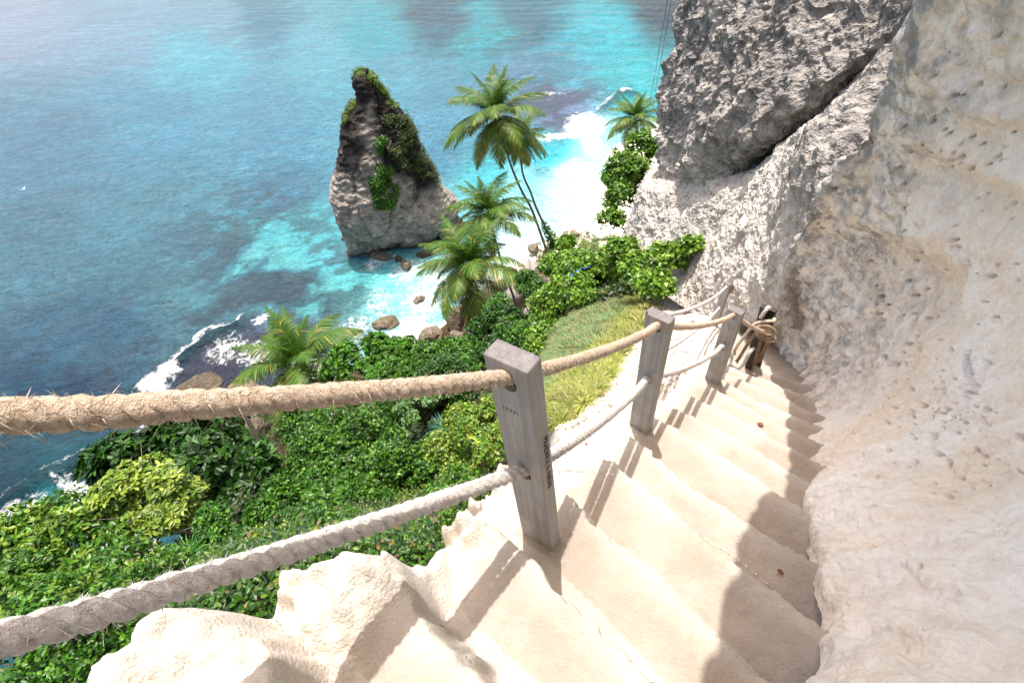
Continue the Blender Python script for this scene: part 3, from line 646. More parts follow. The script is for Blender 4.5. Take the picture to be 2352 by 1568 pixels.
# ------------------------------------------------------------------ posts
def box_from(cornT, cornB):
    V = np.array(list(cornB) + list(cornT)); F = np.array([[0, 3, 2, 1], [4, 5, 6, 7], [0, 1, 5, 4], [1, 2, 6, 5], [2, 3, 7, 6], [3, 0, 4, 7]])
    return V, F
import bmesh
def bev_mesh(name, V, F, w, mats, topmat=None, cuts=8):
    bm = bmesh.new(); vs = [bm.verts.new(v) for v in V]
    for f in F: bm.faces.new([vs[i] for i in f])
    bmesh.ops.recalc_face_normals(bm, faces=bm.faces)
    bmesh.ops.bevel(bm, geom=list(bm.edges), offset=w, segments=2, affect='EDGES', profile=.6)
    for f in bm.faces:
        f.smooth = False
        if topmat is not None and f.normal.z > .35: f.material_index = topmat
    me = bpy.data.meshes.new(name); bm.to_mesh(me); bm.free()
    for m in mats: me.materials.append(m)
    return me
POSTS = {}
def rect(c, ex, w, d):
    ex = np.array([ex[0], ex[1], 0.]); ex /= np.linalg.norm(ex); ey = np.array([-ex[1], ex[0], 0])
    c = np.asarray(c); return [c - ex * w / 2 - ey * d / 2, c + ex * w / 2 - ey * d / 2, c + ex * w / 2 + ey * d / 2, c - ex * w / 2 + ey * d / 2]
def make_post(key, top, base, ex, w, d, label, mat='post', tm='endgrain', group='rope fence posts'):
    top = np.asarray(top, float); base = np.asarray(base, float).copy(); ax = (top - base) / (top[2] - base[2]); base = base - ax * .12
    t = empty('fence_post', base, label, 'post', group)
    V, F = box_from(rect(top, ex, w, d), rect(base, ex, w * 1.04, d * 1.04))
    me = bev_mesh('shaft', V - base, F, .0065, [M[mat], M[tm]], 1)
    o = link('shaft', me, t)
    POSTS[key] = dict(top=top, base=base, ax=ax, ex=np.array([*(np.array(ex[:2]) / hypot(*ex[:2])), 0]), w=w, d=d, t=t, shaft=o)
    return t
def ring(key, drop, rad, along=True):
    """dark lining of the rope hole on the camera-side face"""
    p = POSTS[key]; ey = np.array([-p['ex'][1], p['ex'][0], 0])
    c = p['top'] - p['ax'] * drop
    path = np.array([c - ey * (p['d'] / 2 + .0015), c + ey * (p['d'] / 2 + .0015)])
    V, F = tube(path, rad, 20); part('rope_hole', V, F, M['ink'], p['shaft'])
    return c
# A
TA = [at_z(*p, -.8087) for p in [(1108.8, 810.8), (1211, 857), (1244.6, 818.8), (1141.5, 774.6)]]
exA = (TA[1] - TA[0] + TA[2] - TA[3]); wA = np.linalg.norm(exA) / 2; dA = np.linalg.norm(TA[3] - TA[0])
topA = sum(TA) / 4; gA = hit1(1243, 1245); baseA = at_z(1243, 1228, -1.80)
make_post('A', topA, baseA, exA, wA, dA, 'large weathered grey wooden post nearest the camera with names written on two faces')
def cr4(x, y): return ((1800 + x * .7014) * .57422, (1200 + y * .7014) * .57422)
TB = [at_z(*cr4(*p), -1.715) for p in [(1125, 78), (1257, 135), (1287, 96), (1158, 39)]]
exB = (TB[1] - TB[0] + TB[2] - TB[3]); topB = sum(TB) / 4
make_post('B', topB, at_z(*cr4(1085, 722), -2.72), exB, np.linalg.norm(exB) / 2, np.linalg.norm(TB[3] - TB[0]), 'grey wooden post second from the camera, with a white chip on its top')
def cr2b(x, y): return ((2400 + x * .4145) * .57422, (1050 + y * .4145) * .57422)
TC = [at_z(*cr2b(*p), -3.03) for p in [(1228, 440), (1372, 505), (1405, 465), (1262, 397)]]
exC = (TC[1] - TC[0] + TC[2] - TC[3]); topC = sum(TC) / 4
make_post('C', topC, at_z(*cr2b(1090, 1125), -4.05), exC, np.linalg.norm(exC) / 2, np.linalg.norm(TC[3] - TC[0]), 'grey wooden post third from the camera, just left of the knotted rope')
TD = [at_z(*cr2b(*p), -5.09) for p in [(1195, 195), (1255, 222), (1282, 203), (1220, 165)]]
exD = (TD[1] - TD[0] + TD[2] - TD[3]); topD = sum(TD) / 4
make_post('D', topD, at_z(*cr2b(1080, 650), -6.1), exD, max(np.linalg.norm(exD) / 2, .085), .06, 'grey wooden post farthest down the path with a frayed rope end on top')
def cre(x, y): return (1665.2 + .1282 * x, 660.3 + .1282 * y)
E1b = at_z(*cre(425, 1440), -4.87); E1t = at_r(*cre(712, 335), hypot(*E1b[:2]) * 1.01)
make_post('E1', E1t, E1b, exC, .085, .05, 'dark stained post behind the knotted rope, left one of the close pair', 'darkpost', 'darkpost')
E2b = at_z(*cre(560, 1400), -4.9); E2t = at_r(*cre(850, 385), hypot(*E2b[:2]) * 1.0)
make_post('E2', E2t, E2b, exC, .10, .05, 'dark stained post behind the knotted rope, right one of the close pair', 'darkpost', 'darkpost')
Fb = hit1(1472, 925); Ft = Fb + np.array([0, 0, .95])
make_post('F', Ft, Fb, exD, .09, .06, 'grey wooden post at the turn of the lower flight hidden behind the second post')
for k, r1, r2 in (('A', .025, .024), ('B', .024, .024), ('C', .024, .024), ('D', .02, .02)):
    ring(k, .075 if k == 'A' else .07, r1); ring(k, .50 if k == 'A' else .5, r2)

def writing(text, key, face, drop, off, size, mat, rot, shear=0.):
    """marker or scratched letters on a face of a post; face 0 = broad camera-side face, 1 = right side face"""
    p = POSTS[key]; ey = np.array([-p['ex'][1], p['ex'][0], 0]); cu = bpy.data.curves.new('writing', 'FONT'); cu.body = text; cu.size = size; cu.extrude = .0004
    cu.align_x = 'CENTER'; cu.align_y = 'CENTER'
    cu.shear = shear
    tmp = bpy.data.objects.new('tmp', cu); me = bpy.data.meshes.new_from_object(tmp); bpy.data.objects.remove(tmp)
    me.materials.append(mat); o = link('handwriting', me, p['shaft'])
    n, u = (-ey, p['ex']) if face == 0 else (p['ex'], ey)
    zt = p['ax'] / np.linalg.norm(p['ax']); u = u - zt * u.dot(zt); u /= np.linalg.norm(u); nn = np.cross(u, zt)
    c = p['top'] - p['ax'] * drop + u * off + nn * ((p['d'] if face == 0 else p['w']) / 2 * (1 + .04 * drop) + .0008)
    cr, sr = cos(rot), sin(rot); U = u * cr + zt * sr; W = -u * sr + zt * cr
    m = Matrix(((U[0], W[0], nn[0], 0), (U[1], W[1], nn[1], 0), (U[2], W[2], nn[2], 0), (0, 0, 0, 1)))
    m.translation = Vector((c - p['base']).tolist()); o.matrix_local = m; return o
writing('J E S S I', 'A', 0, .185, -.008, .0165, M['redink'], radians(-4))
writing('PRADNYA & ANDHI', 'A', 1, .43, .004, .030, M['ink'], radians(-91), .15)
writing('ANDRE', 'C', 0, .2, 0, .03, M['linegrey'], radians(-80))

# ------------------------------------------------------------------ ropes
def rope_geo(path, rad, pitch=.09, fuzz=900, ns=9, seg=.007, col=(1, 1, 1), knob=0.):
    P = np.asarray(path, float); L = np.linalg.norm(np.diff(P, axis=0), axis=1).sum(); n = max(int(L / seg), 12); P = crom(P, n * 4)
    s = np.concatenate([[0], np.cumsum(np.linalg.norm(np.diff(P, axis=0), axis=1))]); u = np.linspace(0, s[-1], n); P = np.stack([np.interp(u, s, P[:, i]) for i in range(3)], 1)
    T = np.gradient(P, axis=0); T /= np.linalg.norm(T, axis=1, keepdims=True); ref = np.array([0, 0, 1.]); U = np.cross(T, ref); U /= np.linalg.norm(U, axis=1, keepdims=True) + 1e-9; W = np.cross(T, U)
    mb = MB(); rv = rad * (1 + .07 * fbm(P, 9., 2))
    for k in range(3):
        ph = u / pitch * 2 * pi + k * 2 * pi / 3; C = P + (np.cos(ph)[:, None] * U + np.sin(ph)[:, None] * W) * (rv * .50)[:, None]
        r_ = rv * .56 * (1 + knob * np.abs(np.sin(u / .013 * pi)))
        V, F = tube(C, r_, ns); q = V; V = V + (q - np.repeat(C, ns, 0)[:len(V)] if False else 0)
        c0 = n * ns; D = V[:c0] - np.repeat(C, ns, 0); V[:c0] += D * (.16 * fbm(V[:c0], 110., 2))[:, None]
        mb.add(V, F, col)
    nf = int(L * fuzz)
    if nf:
        i = RNG.integers(0, n, nf); th = RNG.random(nf) * 2 * pi; dr = np.cos(th)[:, None] * U[i] + np.sin(th)[:, None] * W[i]
        B = P[i] + dr * rv[i][:, None] * .88 + T[i] * (RNG.random(nf)[:, None] - .5) * seg; ln = rad * (.25 + 1.3 * RNG.random(nf) ** 2.5)
        g = T[i] * RNG.normal(0, 1.0, nf)[:, None] + np.cross(T[i], dr) * RNG.normal(0, .7, nf)[:, None]
        tip = B + (dr * .55 + g * .7) * ln[:, None]; tip[:, 2] -= ln * .15; sd = np.cross(dr, tip - B); sd /= np.linalg.norm(sd, axis=1, keepdims=True) + 1e-9
        ww = (.0004 + .0006 * RNG.random(nf))[:, None]
        V = np.stack([B - sd * ww, B + sd * ww, tip], 1).reshape(-1, 3); mb.add(V, np.arange(nf * 3).reshape(-1, 3))
    return mb
def hole(k, drop):
    p = POSTS[k]; return p['top'] - p['ax'] * drop
def sag(p, q, s, n=7):
    t = np.linspace(0, 1, n)[:, None]; c = np.asarray(p) * (1 - t) + np.asarray(q) * t; c[:, 2] -= (4 * s * t * (1 - t))[:, 0]; return c
def cat(*ps):
    out = [ps[0]]
    for p in ps[1:]: out.append(p[1:])
    return np.concatenate(out)
hA1, hA2, hB1, hB2, hC1, hC2 = hole('A', .075), hole('A', .5), hole('B', .07), hole('B', .5), hole('C', .07), hole('C', .5)
L1 = at_z(0, 955, -.345); L2 = at_z(0, 1470, -.575)
L1b = L1 + (L1 - hA1) * .9 + np.array([0, 0, .10]); L2b = L2 + (L2 - hA2) * .9 + np.array([0, 0, .12])
knot = at_r(*cre(700, 800), hypot(*E1b[:2]) - .12)
up_path = cat(np.array([L1b, L1]), sag(L1, hA1, .012), sag(hA1, hB1, .035), sag(hB1, hC1, .06), sag(hC1, knot, .02))
rope_geo(up_path, .0195, .085, 2200, 10, .005).top('rope', M['rope_tan'], hA1, True, label='thick tan twisted rope running through the tops of the posts', cat='rope', group='fence ropes')
rE = hypot(*E1b[:2]) - .10
def e_(x, y, dr=0.): return at_r(*cre(x, y), rE + dr)
lo_path = cat(np.array([L2b, L2]), sag(L2, hA2, .02), sag(hA2, hB2, .06), sag(hB2, hC2, .07), np.array([hC2, e_(110, 1230), e_(130, 1380), e_(210, 1440), e_(300, 1400), e_(380, 1280), e_(430, 1180), e_(490, 1110, .05), e_(560, 1080, .15)]))
rope_geo(lo_path, .021, .10, 2200, 10, .005).top('rope', M['rope_grey'], hA2, True, label='thick bleached whitish rope through the middle holes of the posts, looping below the knot', cat='rope', group='fence ropes')
hD1, hD2 = hole('D', .07), hole('D', .5); hF1, hF2 = hole('F', .05), hole('F', .45)
tasD = hD1 + np.array([.07, .03, .0])
rope_geo(cat(np.array([tasD + np.array([.02, 0, -.1]), tasD, hD1]), sag(hD1, hF1, .12)), .017, .07, 300, 8, .012).top('rope', M['rope_grey'], hD1, True, label='upper thin pale rope going down left from the farthest grey post', cat='rope', group='lower fence ropes')
rope_geo(cat(np.array([hD2 + np.array([.05, .05, 0]), hD2]), sag(hD2, hF2, .12)), .017, .07, 300, 8, .012).top('rope', M['rope_grey'], hD2, True, label='lower thin pale rope going down left from the farthest grey post', cat='rope', group='lower fence ropes')
# frayed tassel at D
mb = MB()
for _ in range(70):
    a_ = tasD + RNG.normal(0, .018, 3); b_ = a_ + np.array([RNG.normal(0, .03), RNG.normal(0, .03), -.10 - .08 * RNG.random()]); mid = (a_ + b_) / 2 + RNG.normal(0, .012, 3)
    V, F = tube(crom([a_, mid, b_], 7), .004, 5); mb.add(V, F)
mb.top('rope_end', M['rope_brown'], tasD, label='frayed brown rope end hanging behind the top of the farthest grey post', cat='rope end')
# knotted bundle
kn = empty('knotted_rope', knot, 'bundle of brown rope knotted round the pair of dark posts with loose loops', 'knotted rope')
def loopp(name, pts, rad, mat, pitch=.07, fz=300): rope_geo(np.array(pts), rad, pitch, fz, 8, .008).part(name, M[mat], kn, True)
loopp('loop', [e_(640, 540, .05), e_(720, 420, .02), e_(775, 355, .06), e_(800, 380, .16)], .021, 'rope_grey')
loopp('loop', [e_(480, 690), e_(560, 640), e_(700, 605), e_(830, 600), e_(885, 590, .02), e_(880, 560, .12)], .019, 'rope_tan')
loopp('loop', [e_(600, 640), e_(470, 720), e_(370, 850), e_(260, 980), e_(180, 1110), e_(165, 1200)], .019, 'rope_tan')
for i in range(7):
    o_ = RNG.normal(0, 14, (5, 2))
    loopp('strand', [e_(600 + o_[0, 0], 790 + o_[0, 1], .02), e_(510 + o_[1, 0], 880 + o_[1, 1], -.02), e_(410 + o_[2, 0], 1010 + o_[2, 1]), e_(300 + o_[3, 0], 1180 + o_[3, 1]), e_(205 + o_[4, 0], 1330 + o_[4, 1])], .0095, 'rope_brown', .03, 150)
for i in range(9):
    th = np.linspace(0, 2 * pi, 13); c0 = e_(715 + RNG.normal(0, 22), 800 + RNG.normal(0, 38), -.02 + .02 * RNG.normal()); c1 = (POSTS['E1']['top'] + POSTS['E2']['top']) / 2
    ra, rb = .085 + .015 * RNG.random(), .05 + .02 * RNG.random(); vx = np.array([.77, -.64, 0]); vz = np.array([.15 * RNG.normal(), .15 * RNG.normal(), 1.]); tl = RNG.normal(0, .45)
    vy = np.array([.64, .77, 0])
    loopp('coil', [c0 + vx * ra * cos(t_) + (vz * cos(tl) + vy * sin(tl)) * rb * sin(t_) for t_ in th], .013, 'rope_tan' if i % 2 else 'rope_brown', .045, 250)
for i in range(5):
    x0 = 640 + 14 * i; V_ = [e_(x0, 880, -.03), e_(x0 - 50, 1050, -.03), e_(x0 - 110, 1250), e_(x0 - 160 + 8 * i, 1460, .02)]
    loopp('loose_fibre', V_, .004, 'rope_brown', .02, 60)
for i in range(4):
    loopp('tail', [e_(740 + 20 * i, 930, .0), e_(705 + 22 * i, 1060, .03), e_(640 + 18 * i, 1180, .05), e_(590 + 14 * i, 1330, .06)], .010, 'rope_brown', .035, 200)

# ------------------------------------------------------------------ plants
def leaf_shapes(P, D, Nn, L, W, cols, fold=.25, bend=.15, kind='hex'):
    D = D / (np.linalg.norm(D, axis=1, keepdims=True) + 1e-9); S_ = np.cross(D, Nn); S_ /= np.linalg.norm(S_, axis=1, keepdims=True) + 1e-9; N = np.cross(S_, D)
    L = np.broadcast_to(L, len(P))[:, None]; W = np.broadcast_to(W, len(P))[:, None]
    if kind == 'quad':
        pts = [(0, 0, 0), (.45, -.5, fold * .5), (1, 0, -bend), (.45, .5, fold * .5)]; F = [[0, 1, 2], [0, 2, 3]]
    elif kind == 'heart':
        pts = [(.08, 0, 0), (0, -.33, .1), (.35, -.52, fold * .5), (1, 0, -bend), (.35, .52, fold * .5), (0, .33, .1)]; F = [[0, 1, 2], [0, 2, 3], [0, 3, 4], [0, 4, 5]]
    else:
        pts = [(0, 0, 0), (.35, -.45, fold * .45), (.72, -.36, fold * .3 - bend * .4), (1, 0, -bend), (.72, .36, fold * .3 - bend * .4), (.35, .45, fold * .45)]; F = [[0, 1, 2], [0, 2, 3], [0, 3, 4], [0, 4, 5]]
    k = len(pts); V = np.stack([P + D * L * u + S_ * W * v + N * W * w for u, v, w in pts], 1).reshape(-1, 3)
    F = np.array(F); Fa = (np.arange(len(P))[:, None, None] * k + F[None]).reshape(-1, F.shape[1])
    return V, Fa, np.repeat(cols, k, 0)
def pal(cols, n, var=.18):
    cols = np.array(cols); i = RNG.integers(0, len(cols), n); c = cols[i] * (1 + var * RNG.normal(0, 1, (n, 1))); return np.clip(c, .003, 1)
def crown_leaves(c, rad, lobes, twigs, per, L, W, cols, kind='quad', lobe_r=.38, up=.5, spread=1.0, lower=-.35, rosette=False):
    """leaves on twigs over the surfaces of many lobes; gaps stay between the lobes"""
    c = np.asarray(c); rad = np.asarray(rad, float)
    d = RNG.normal(0, 1, (lobes * 3, 3)); d /= np.linalg.norm(d, axis=1, keepdims=True); d = d[d[:, 2] > lower][:lobes]
    lc = d * rad * (.5 + .45 * RNG.random((len(d), 1))); lr = lobe_r * (.65 + .7 * RNG.random(len(d))) * rad.mean()
    li = RNG.choice(len(d), twigs, p=lr ** 2 / (lr ** 2).sum()); q = RNG.normal(0, 1, (twigs, 3)); q[:, 2] += .45; q /= np.linalg.norm(q, axis=1, keepdims=True)
    T = lc[li] + q * lr[li][:, None] * (.55 + .5 * RNG.random((twigs, 1)) ** .5) * np.array([1, 1, .8])
    ax = q + lc[li] / (np.linalg.norm(lc[li], axis=1, keepdims=True) + 1e-9) * .5; ax[:, 2] += up; ax /= np.linalg.norm(ax, axis=1, keepdims=True)
    T = T + c
    n = twigs * per; P = np.repeat(T, per, 0); A = np.repeat(ax, per, 0); th = RNG.random(n) * 2 * pi
    ref = np.tile(np.array([[.3, .2, .9]]), (n, 1)); U = np.cross(A, ref); U /= np.linalg.norm(U, axis=1, keepdims=True) + 1e-9; Wv = np.cross(A, U)
    side = np.cos(th)[:, None] * U + np.sin(th)[:, None] * Wv
    D = side * spread + A * (RNG.random((n, 1)) * (.7 if rosette else 1.1) + .05); D[:, 2] -= .12
    P = P + A * (RNG.random((n, 1)) * (.5 if rosette else 2.2)) * L * .7 + (0 if rosette else RNG.normal(0, L * .35, (n, 3)))
    Nn = A + RNG.normal(0, .5, (n, 3)); Nn[:, 2] += .3
    sz = .7 + .5 * RNG.random(n); tone = np.repeat(pal(cols, twigs, .12), per, 0) * (1 + .15 * RNG.normal(0, 1, (n, 1)))
    V, F, C = leaf_shapes(P, D, Nn, L * sz, W * sz, np.clip(tone, .003, 1), kind=kind)
    return V, F, C, lc + c, lr
def branches(mb, base, top, lobes, r0, n=None, wig=.12, ns=6):
    base, top = np.asarray(base), np.asarray(top); H = np.linalg.norm(top - base)
    k = np.linspace(0, 1, 7)[:, None]; tr = base * (1 - k) + top * k + RNG.normal(0, wig * .35, (7, 3)) * k * (H * .15); V, F = tube(crom(tr, 18), np.linspace(r0, r0 * .45, 18), 8); mb.add(V, F)
    for l in lobes[:n]:
        s = tr[RNG.integers(3, 7)]; m = (s + l) / 2 + RNG.normal(0, .1 * np.linalg.norm(l - s), 3); V, F = tube(crom([s, m, l], 9), np.linspace(r0 * .42, r0 * .1, 9), ns); mb.add(V, F)
def tree(name, px, py, dist, rad, lobes, twigs, per, L, W, cols, label, cat, kind='quad', mat='leaf', r0=.1, group=None, bark='bark', trunk_to=None, extra_twigs=0, **kw):
    c = at_d(px, py, dist); g = np.array([c[0], c[1], G(np.array([c[0]]), np.array([c[1]]))[0]]) if trunk_to is None else np.asarray(trunk_to)
    if g[2] > c[2] - .2: g[2] = c[2] - rad[2]
    t = empty(name, g, label, cat, group)
    V, F, C, lc, lr = crown_leaves(c, rad, lobes, twigs, per, L, W, cols, kind, **kw)
    mb = MB(); branches(mb, g - np.array([0, 0, .2]), c - np.array([0, 0, rad[2] * .35]), lc, r0)
    for _ in range(extra_twigs):
        a_ = lc[RNG.integers(len(lc))]; b_ = a_ + RNG.normal(0, 1, 3) * lr.mean() * 1.3 + np.array([0, 0, .3 * lr.mean()]); V2, F2 = tube(crom([a_, (a_ + b_) / 2 + RNG.normal(0, .1, 3), b_], 6), np.linspace(.018, .005, 6), 4); mb.add(V2, F2)
    mb.part('trunk' if name.endswith('tree') else 'stem', M[bark], t, True)
    part('crown' if name.endswith('tree') else 'foliage', V, F, M[mat], t, False, C)
    return t
DG = [(.008, .034, .004), (.012, .050, .005), (.020, .072, .007), (.036, .11, .012)]
MG = [(0.017, 0.068, 0.004), (0.030, 0.104, 0.005), (0.047, 0.140, 0.008), (0.083, 0.201, 0.014)]
BG = [(0.043, 0.149, 0.008), (0.061, 0.187, 0.011), (0.093, 0.236, 0.017), (0.022, 0.087, 0.006), (0.035, 0.111, 0.008)]
YG = [(0.130, 0.221, 0.021), (0.195, 0.293, 0.033), (0.273, 0.364, 0.049), (0.085, 0.163, 0.017)]
VG = [(0.075, 0.186, 0.012), (0.109, 0.237, 0.016), (0.150, 0.282, 0.025), (0.042, 0.109, 0.009), (0.207, 0.333, 0.035)]
tree('broadleaf_tree', 430, 1095, 20.5, (2.55, 2.1, 1.9), 24, 1500, 11, .30, .14, DG, 'dark glossy broad-leaved tree at lower left below the upper rope', 'tree', 'hex', 'leaf_gloss', .16, rosette=True, lobe_r=.34)
tree('broadleaf_tree', 355, 1160, 16.5, (1.5, 1.2, 1.15), 17, 1150, 7, .17, .085, YG, 'small yellow-green tree with bare twigs in front of the dark glossy tree', 'tree', 'hex', 'leaf', .07, rosette=True, lobe_r=.27, extra_twigs=26, bark='twig', up=.8)
tree('broadleaf_tree', 125, 1300, 16.5, (1.55, 1.45, 1.15), 22, 1700, 9, .17, .075, YG[:2] + MG[1:], 'wide yellowish-green tree in the bottom left corner between the two ropes', 'tree', 'hex', 'leaf', .12, lobe_r=.33)
tree('leafy_tree', 780, 1085, 18.5, (2.5, 2.0, 1.7), 34, 3500, 9, .125, .085, MG, 'large dense mid-green tree left of the nearest post between the two ropes', 'tree', 'heart', 'leaf', .14, lobe_r=.3, extra_twigs=40)
tree('leafy_tree', 765, 985, 22.5, (2.4, 1.7, 1.3), 26, 2800, 9, .14, .095, MG + BG[:1], 'mid-green tree just under the upper rope behind the large dense tree', 'tree', 'heart', 'leaf', .12, lobe_r=.3)
tree('leafy_shrub', 985, 905, 24.0, (2.5, 2.0, 1.2), 18, 2200, 9, .14, .10, MG, 'green shrub crossing behind the upper rope left of the nearest post', 'shrub', 'heart', lobe_r=.34)
tree('leafy_shrub', 850, 850, 29.5, (3.0, 2.2, 1.3), 22, 2500, 9, .19, .11, BG, 'bright green shoreline shrub right of the lowest palm', 'shrub', 'hex', 'leaf_gloss', lobe_r=.32, rosette=True)
tree('leafy_shrub', 930, 830, 30.5, (2.2, 1.8, 1.5), 16, 1500, 9, .21, .11, MG, 'darker shoreline shrub with upright shoots in front of the surf', 'shrub', 'hex', 'leaf_gloss', lobe_r=.3, rosette=True, up=.9)
tree('leafy_shrub', 1060, 840, 29.0, (2.8, 2.2, 1.5), 20, 2200, 9, .18, .11, BG + MG, 'green shrub in front of the shore boulders beside the nearest post', 'shrub', 'hex', 'leaf', lobe_r=.32)
tree('leafy_shrub', 1150, 790, 28.5, (2.1, 1.9, 1.6), 16, 1900, 9, .16, .11, DG[1:] + MG[:2], 'dark green shrub below the foot of the central palm', 'shrub', 'heart', lobe_r=.3, extra_twigs=16)
tree('leafy_shrub', 1225, 775, 24.5, (1.7, 1.7, 1.4), 15, 1700, 9, .14, .10, MG + BG[:2], 'green creeper-covered shrub directly behind the top of the nearest post', 'shrub', 'heart', lobe_r=.3, extra_twigs=16)
tree('leafy_shrub', 1150, 725, 33.0, (1.2, 1.2, 1.2), 9, 700, 9, .17, .11, BG, 'small bright shrub between the two lower palm trunks', 'shrub', 'hex', lobe_r=.35)
tree('leafy_shrub', 1215, 655, 35.5, (.9, .9, .7), 8, 500, 9, .16, .10, MG, 'small dark bush beside the swing', 'shrub', 'hex', lobe_r=.4)
tree('leafy_shrub', 960, 930, 19.0, (.95, .8, .55), 9, 520, 9, .13, .07, [(.10, .22, .06), (.16, .28, .10), (.07, .17, .04)], 'pale grey-green shrub just under the upper rope', 'shrub', 'hex', lobe_r=.4, rosette=True)
tree('leafy_shrub', 1110, 1010, 10.5, (.95, .9, .85), 14, 1500, 7, .085, .05, YG + BG[1:2], 'airy yellow-green shrub touching the left side of the nearest post', 'shrub', 'hex', lobe_r=.3, extra_twigs=20, bark='twig')
tree('leafy_shrub', 1030, 880, 21.0, (1.5, 1.2, 1.0), 12, 1300, 9, .12, .09, DG[2:] + MG[:2], 'deep green shrub in the hollow left of the nearest post', 'shrub', 'heart', lobe_r=.3, extra_twigs=16)
tree('leafy_shrub', 945, 1285, 7.6, (.62, .5, .33), 9, 330, 7, .085, .05, BG[1:] + YG[:1], 'low bright shrub with rounded leaves behind the white rock edge', 'shrub', 'hex', 'leaf_gloss', .03, rosette=True, lobe_r=.33)
tree('leafy_shrub', 870, 1235, 8.0, (.3, .3, .3), 4, 90, 7, .08, .05, YG, 'small sprig of lime green leaves at the foot of the bare bush', 'shrub', 'hex', 'leaf', .02, lobe_r=.4)
tree('leafy_shrub', 570, 1355, 9.5, (1.0, .8, .5), 12, 900, 8, .07, .04, YG + BG[:1], 'rounded lime green bush under the lower rope', 'shrub', 'hex', 'leaf', .03, lobe_r=.33)
tree('leafy_shrub', 520, 1240, 14.5, (.55, .5, .9), 8, 450, 8, .10, .06, BG, 'upright green shrub on the slope below the dark glossy tree', 'shrub', 'hex', lobe_r=.35)
tree('leafy_shrub', 300, 1480, 10.5, (1.6, 1.3, .5), 16, 1800, 8, .07, .045, BG + YG[:2], 'spreading green bush under the left end of the lower rope', 'shrub', 'heart', 'leaf', .03, lobe_r=.3)
tree('leafy_shrub', 90, 1520, 9.0, (1.6, 1.3, .5), 16, 2000, 8, .065, .04, BG + YG[:1], 'low green bush in the extreme bottom left corner', 'shrub', 'heart', 'leaf', .03, lobe_r=.3)
tree('leafy_shrub', 30, 1400, 15.5, (1.0, .9, .7), 9, 600, 8, .12, .07, MG + YG[:1], 'sparse dark bush at the left edge above the lower rope', 'shrub', 'hex', lobe_r=.33)
tree('leafy_shrub', 620, 1190, 17.0, (1.2, 1.1, .9), 10, 700, 9, .13, .09, DG, 'shadowed dark shrub between the glossy tree and the dense tree', 'shrub', 'heart', lobe_r=.3, extra_twigs=16)
tree('leafy_tree', 700, 1180, 15.5, (1.6, 1.3, 1.0), 22, 2000, 9, .11, .075, MG + BG[:1], 'mid-green tree below the dense tree behind the middle of the lower rope', 'tree', 'heart', 'leaf', .1, lobe_r=.26)
tree('leafy_tree', 900, 1100, 14.5, (1.3, 1.2, 1.0), 20, 1700, 8, .10, .07, MG, 'darker tree at the right side of the dense tree left of the nearest post', 'tree', 'heart', 'leaf', .1, lobe_r=.26)
tree('leafy_shrub', 760, 1250, 10.5, (.9, .8, .5), 14, 1000, 8, .075, .045, BG + MG[:2], 'green shrub hanging just behind the lower rope between the two white rock lumps', 'shrub', 'hex', 'leaf', .03, lobe_r=.27)
tree('leafy_shrub', 1050, 1150, 7.0, (.45, .4, .3), 12, 520, 7, .05, .032, BG + YG[:1], 'small leafy shrub beneath the lower rope close to the nearest post', 'shrub', 'hex', 'leaf', .03, lobe_r=.27)
tree('leafy_shrub', 430, 1380, 11.0, (1.0, .9, .5), 14, 1000, 8, .08, .05, MG + BG[:2], 'mid-green shrub directly above the leftmost white rock lump', 'shrub', 'hex', 'leaf', .03, lobe_r=.27)
tree('leafy_shrub', 640, 1270, 12.0, (1.0, .9, .6), 14, 1000, 8, .085, .05, DG[2:] + MG[:2], 'dark green shrub under the middle of the lower rope', 'shrub', 'heart', 'leaf', .03, lobe_r=.27)
tree('leafy_shrub', 190, 1515, 5.4, (.55, .5, .25), 16, 900, 8, .045, .028, BG + MG[:2], 'small-leaved shrub hugging the outer edge of the leftmost white rock lump', 'shrub', 'hex', 'leaf', .02, lobe_r=.28)
tree('leafy_shrub', 280, 1445, 6.2, (.5, .5, .25), 14, 700, 8, .05, .03, MG + YG[:1], 'low shrub under the lower rope against the leftmost white rock lump', 'shrub', 'hex', 'leaf', .02, lobe_r=.28)
# hanging bush on the cliff edge
for (px, py, r_, rad, tw, lb) in [(1440, 395, 19.5, (.75, .7, .85), 600, 'upper leafy bush hanging on the left edge of the cliff below the small palm'), (1470, 350, 20.5, (.5, .5, .5), 260, 'bush growing on the cliff edge directly under the small palm crown'), (1425, 455, 18.5, (.42, .42, .65), 280, 'lower trailing bush on the cliff edge above the beach'), (1402, 505, 17.5, (.3, .3, .35), 130, 'lowest trailing sprig of the cliff edge bushes')]:
    c = at_d(px, py, r_ / cos(math.asin(-ray(px, py)[2]))); tree('cliff_bush', px, py, np.linalg.norm(c), rad, 10, tw, 7, .15, .10, VG[:4], lb, 'bush', 'heart', 'leaf', .04, 'bushes on the cliff edge', trunk_to=at_r(px + 60, py + 25, r_ + .5), lobe_r=.36)
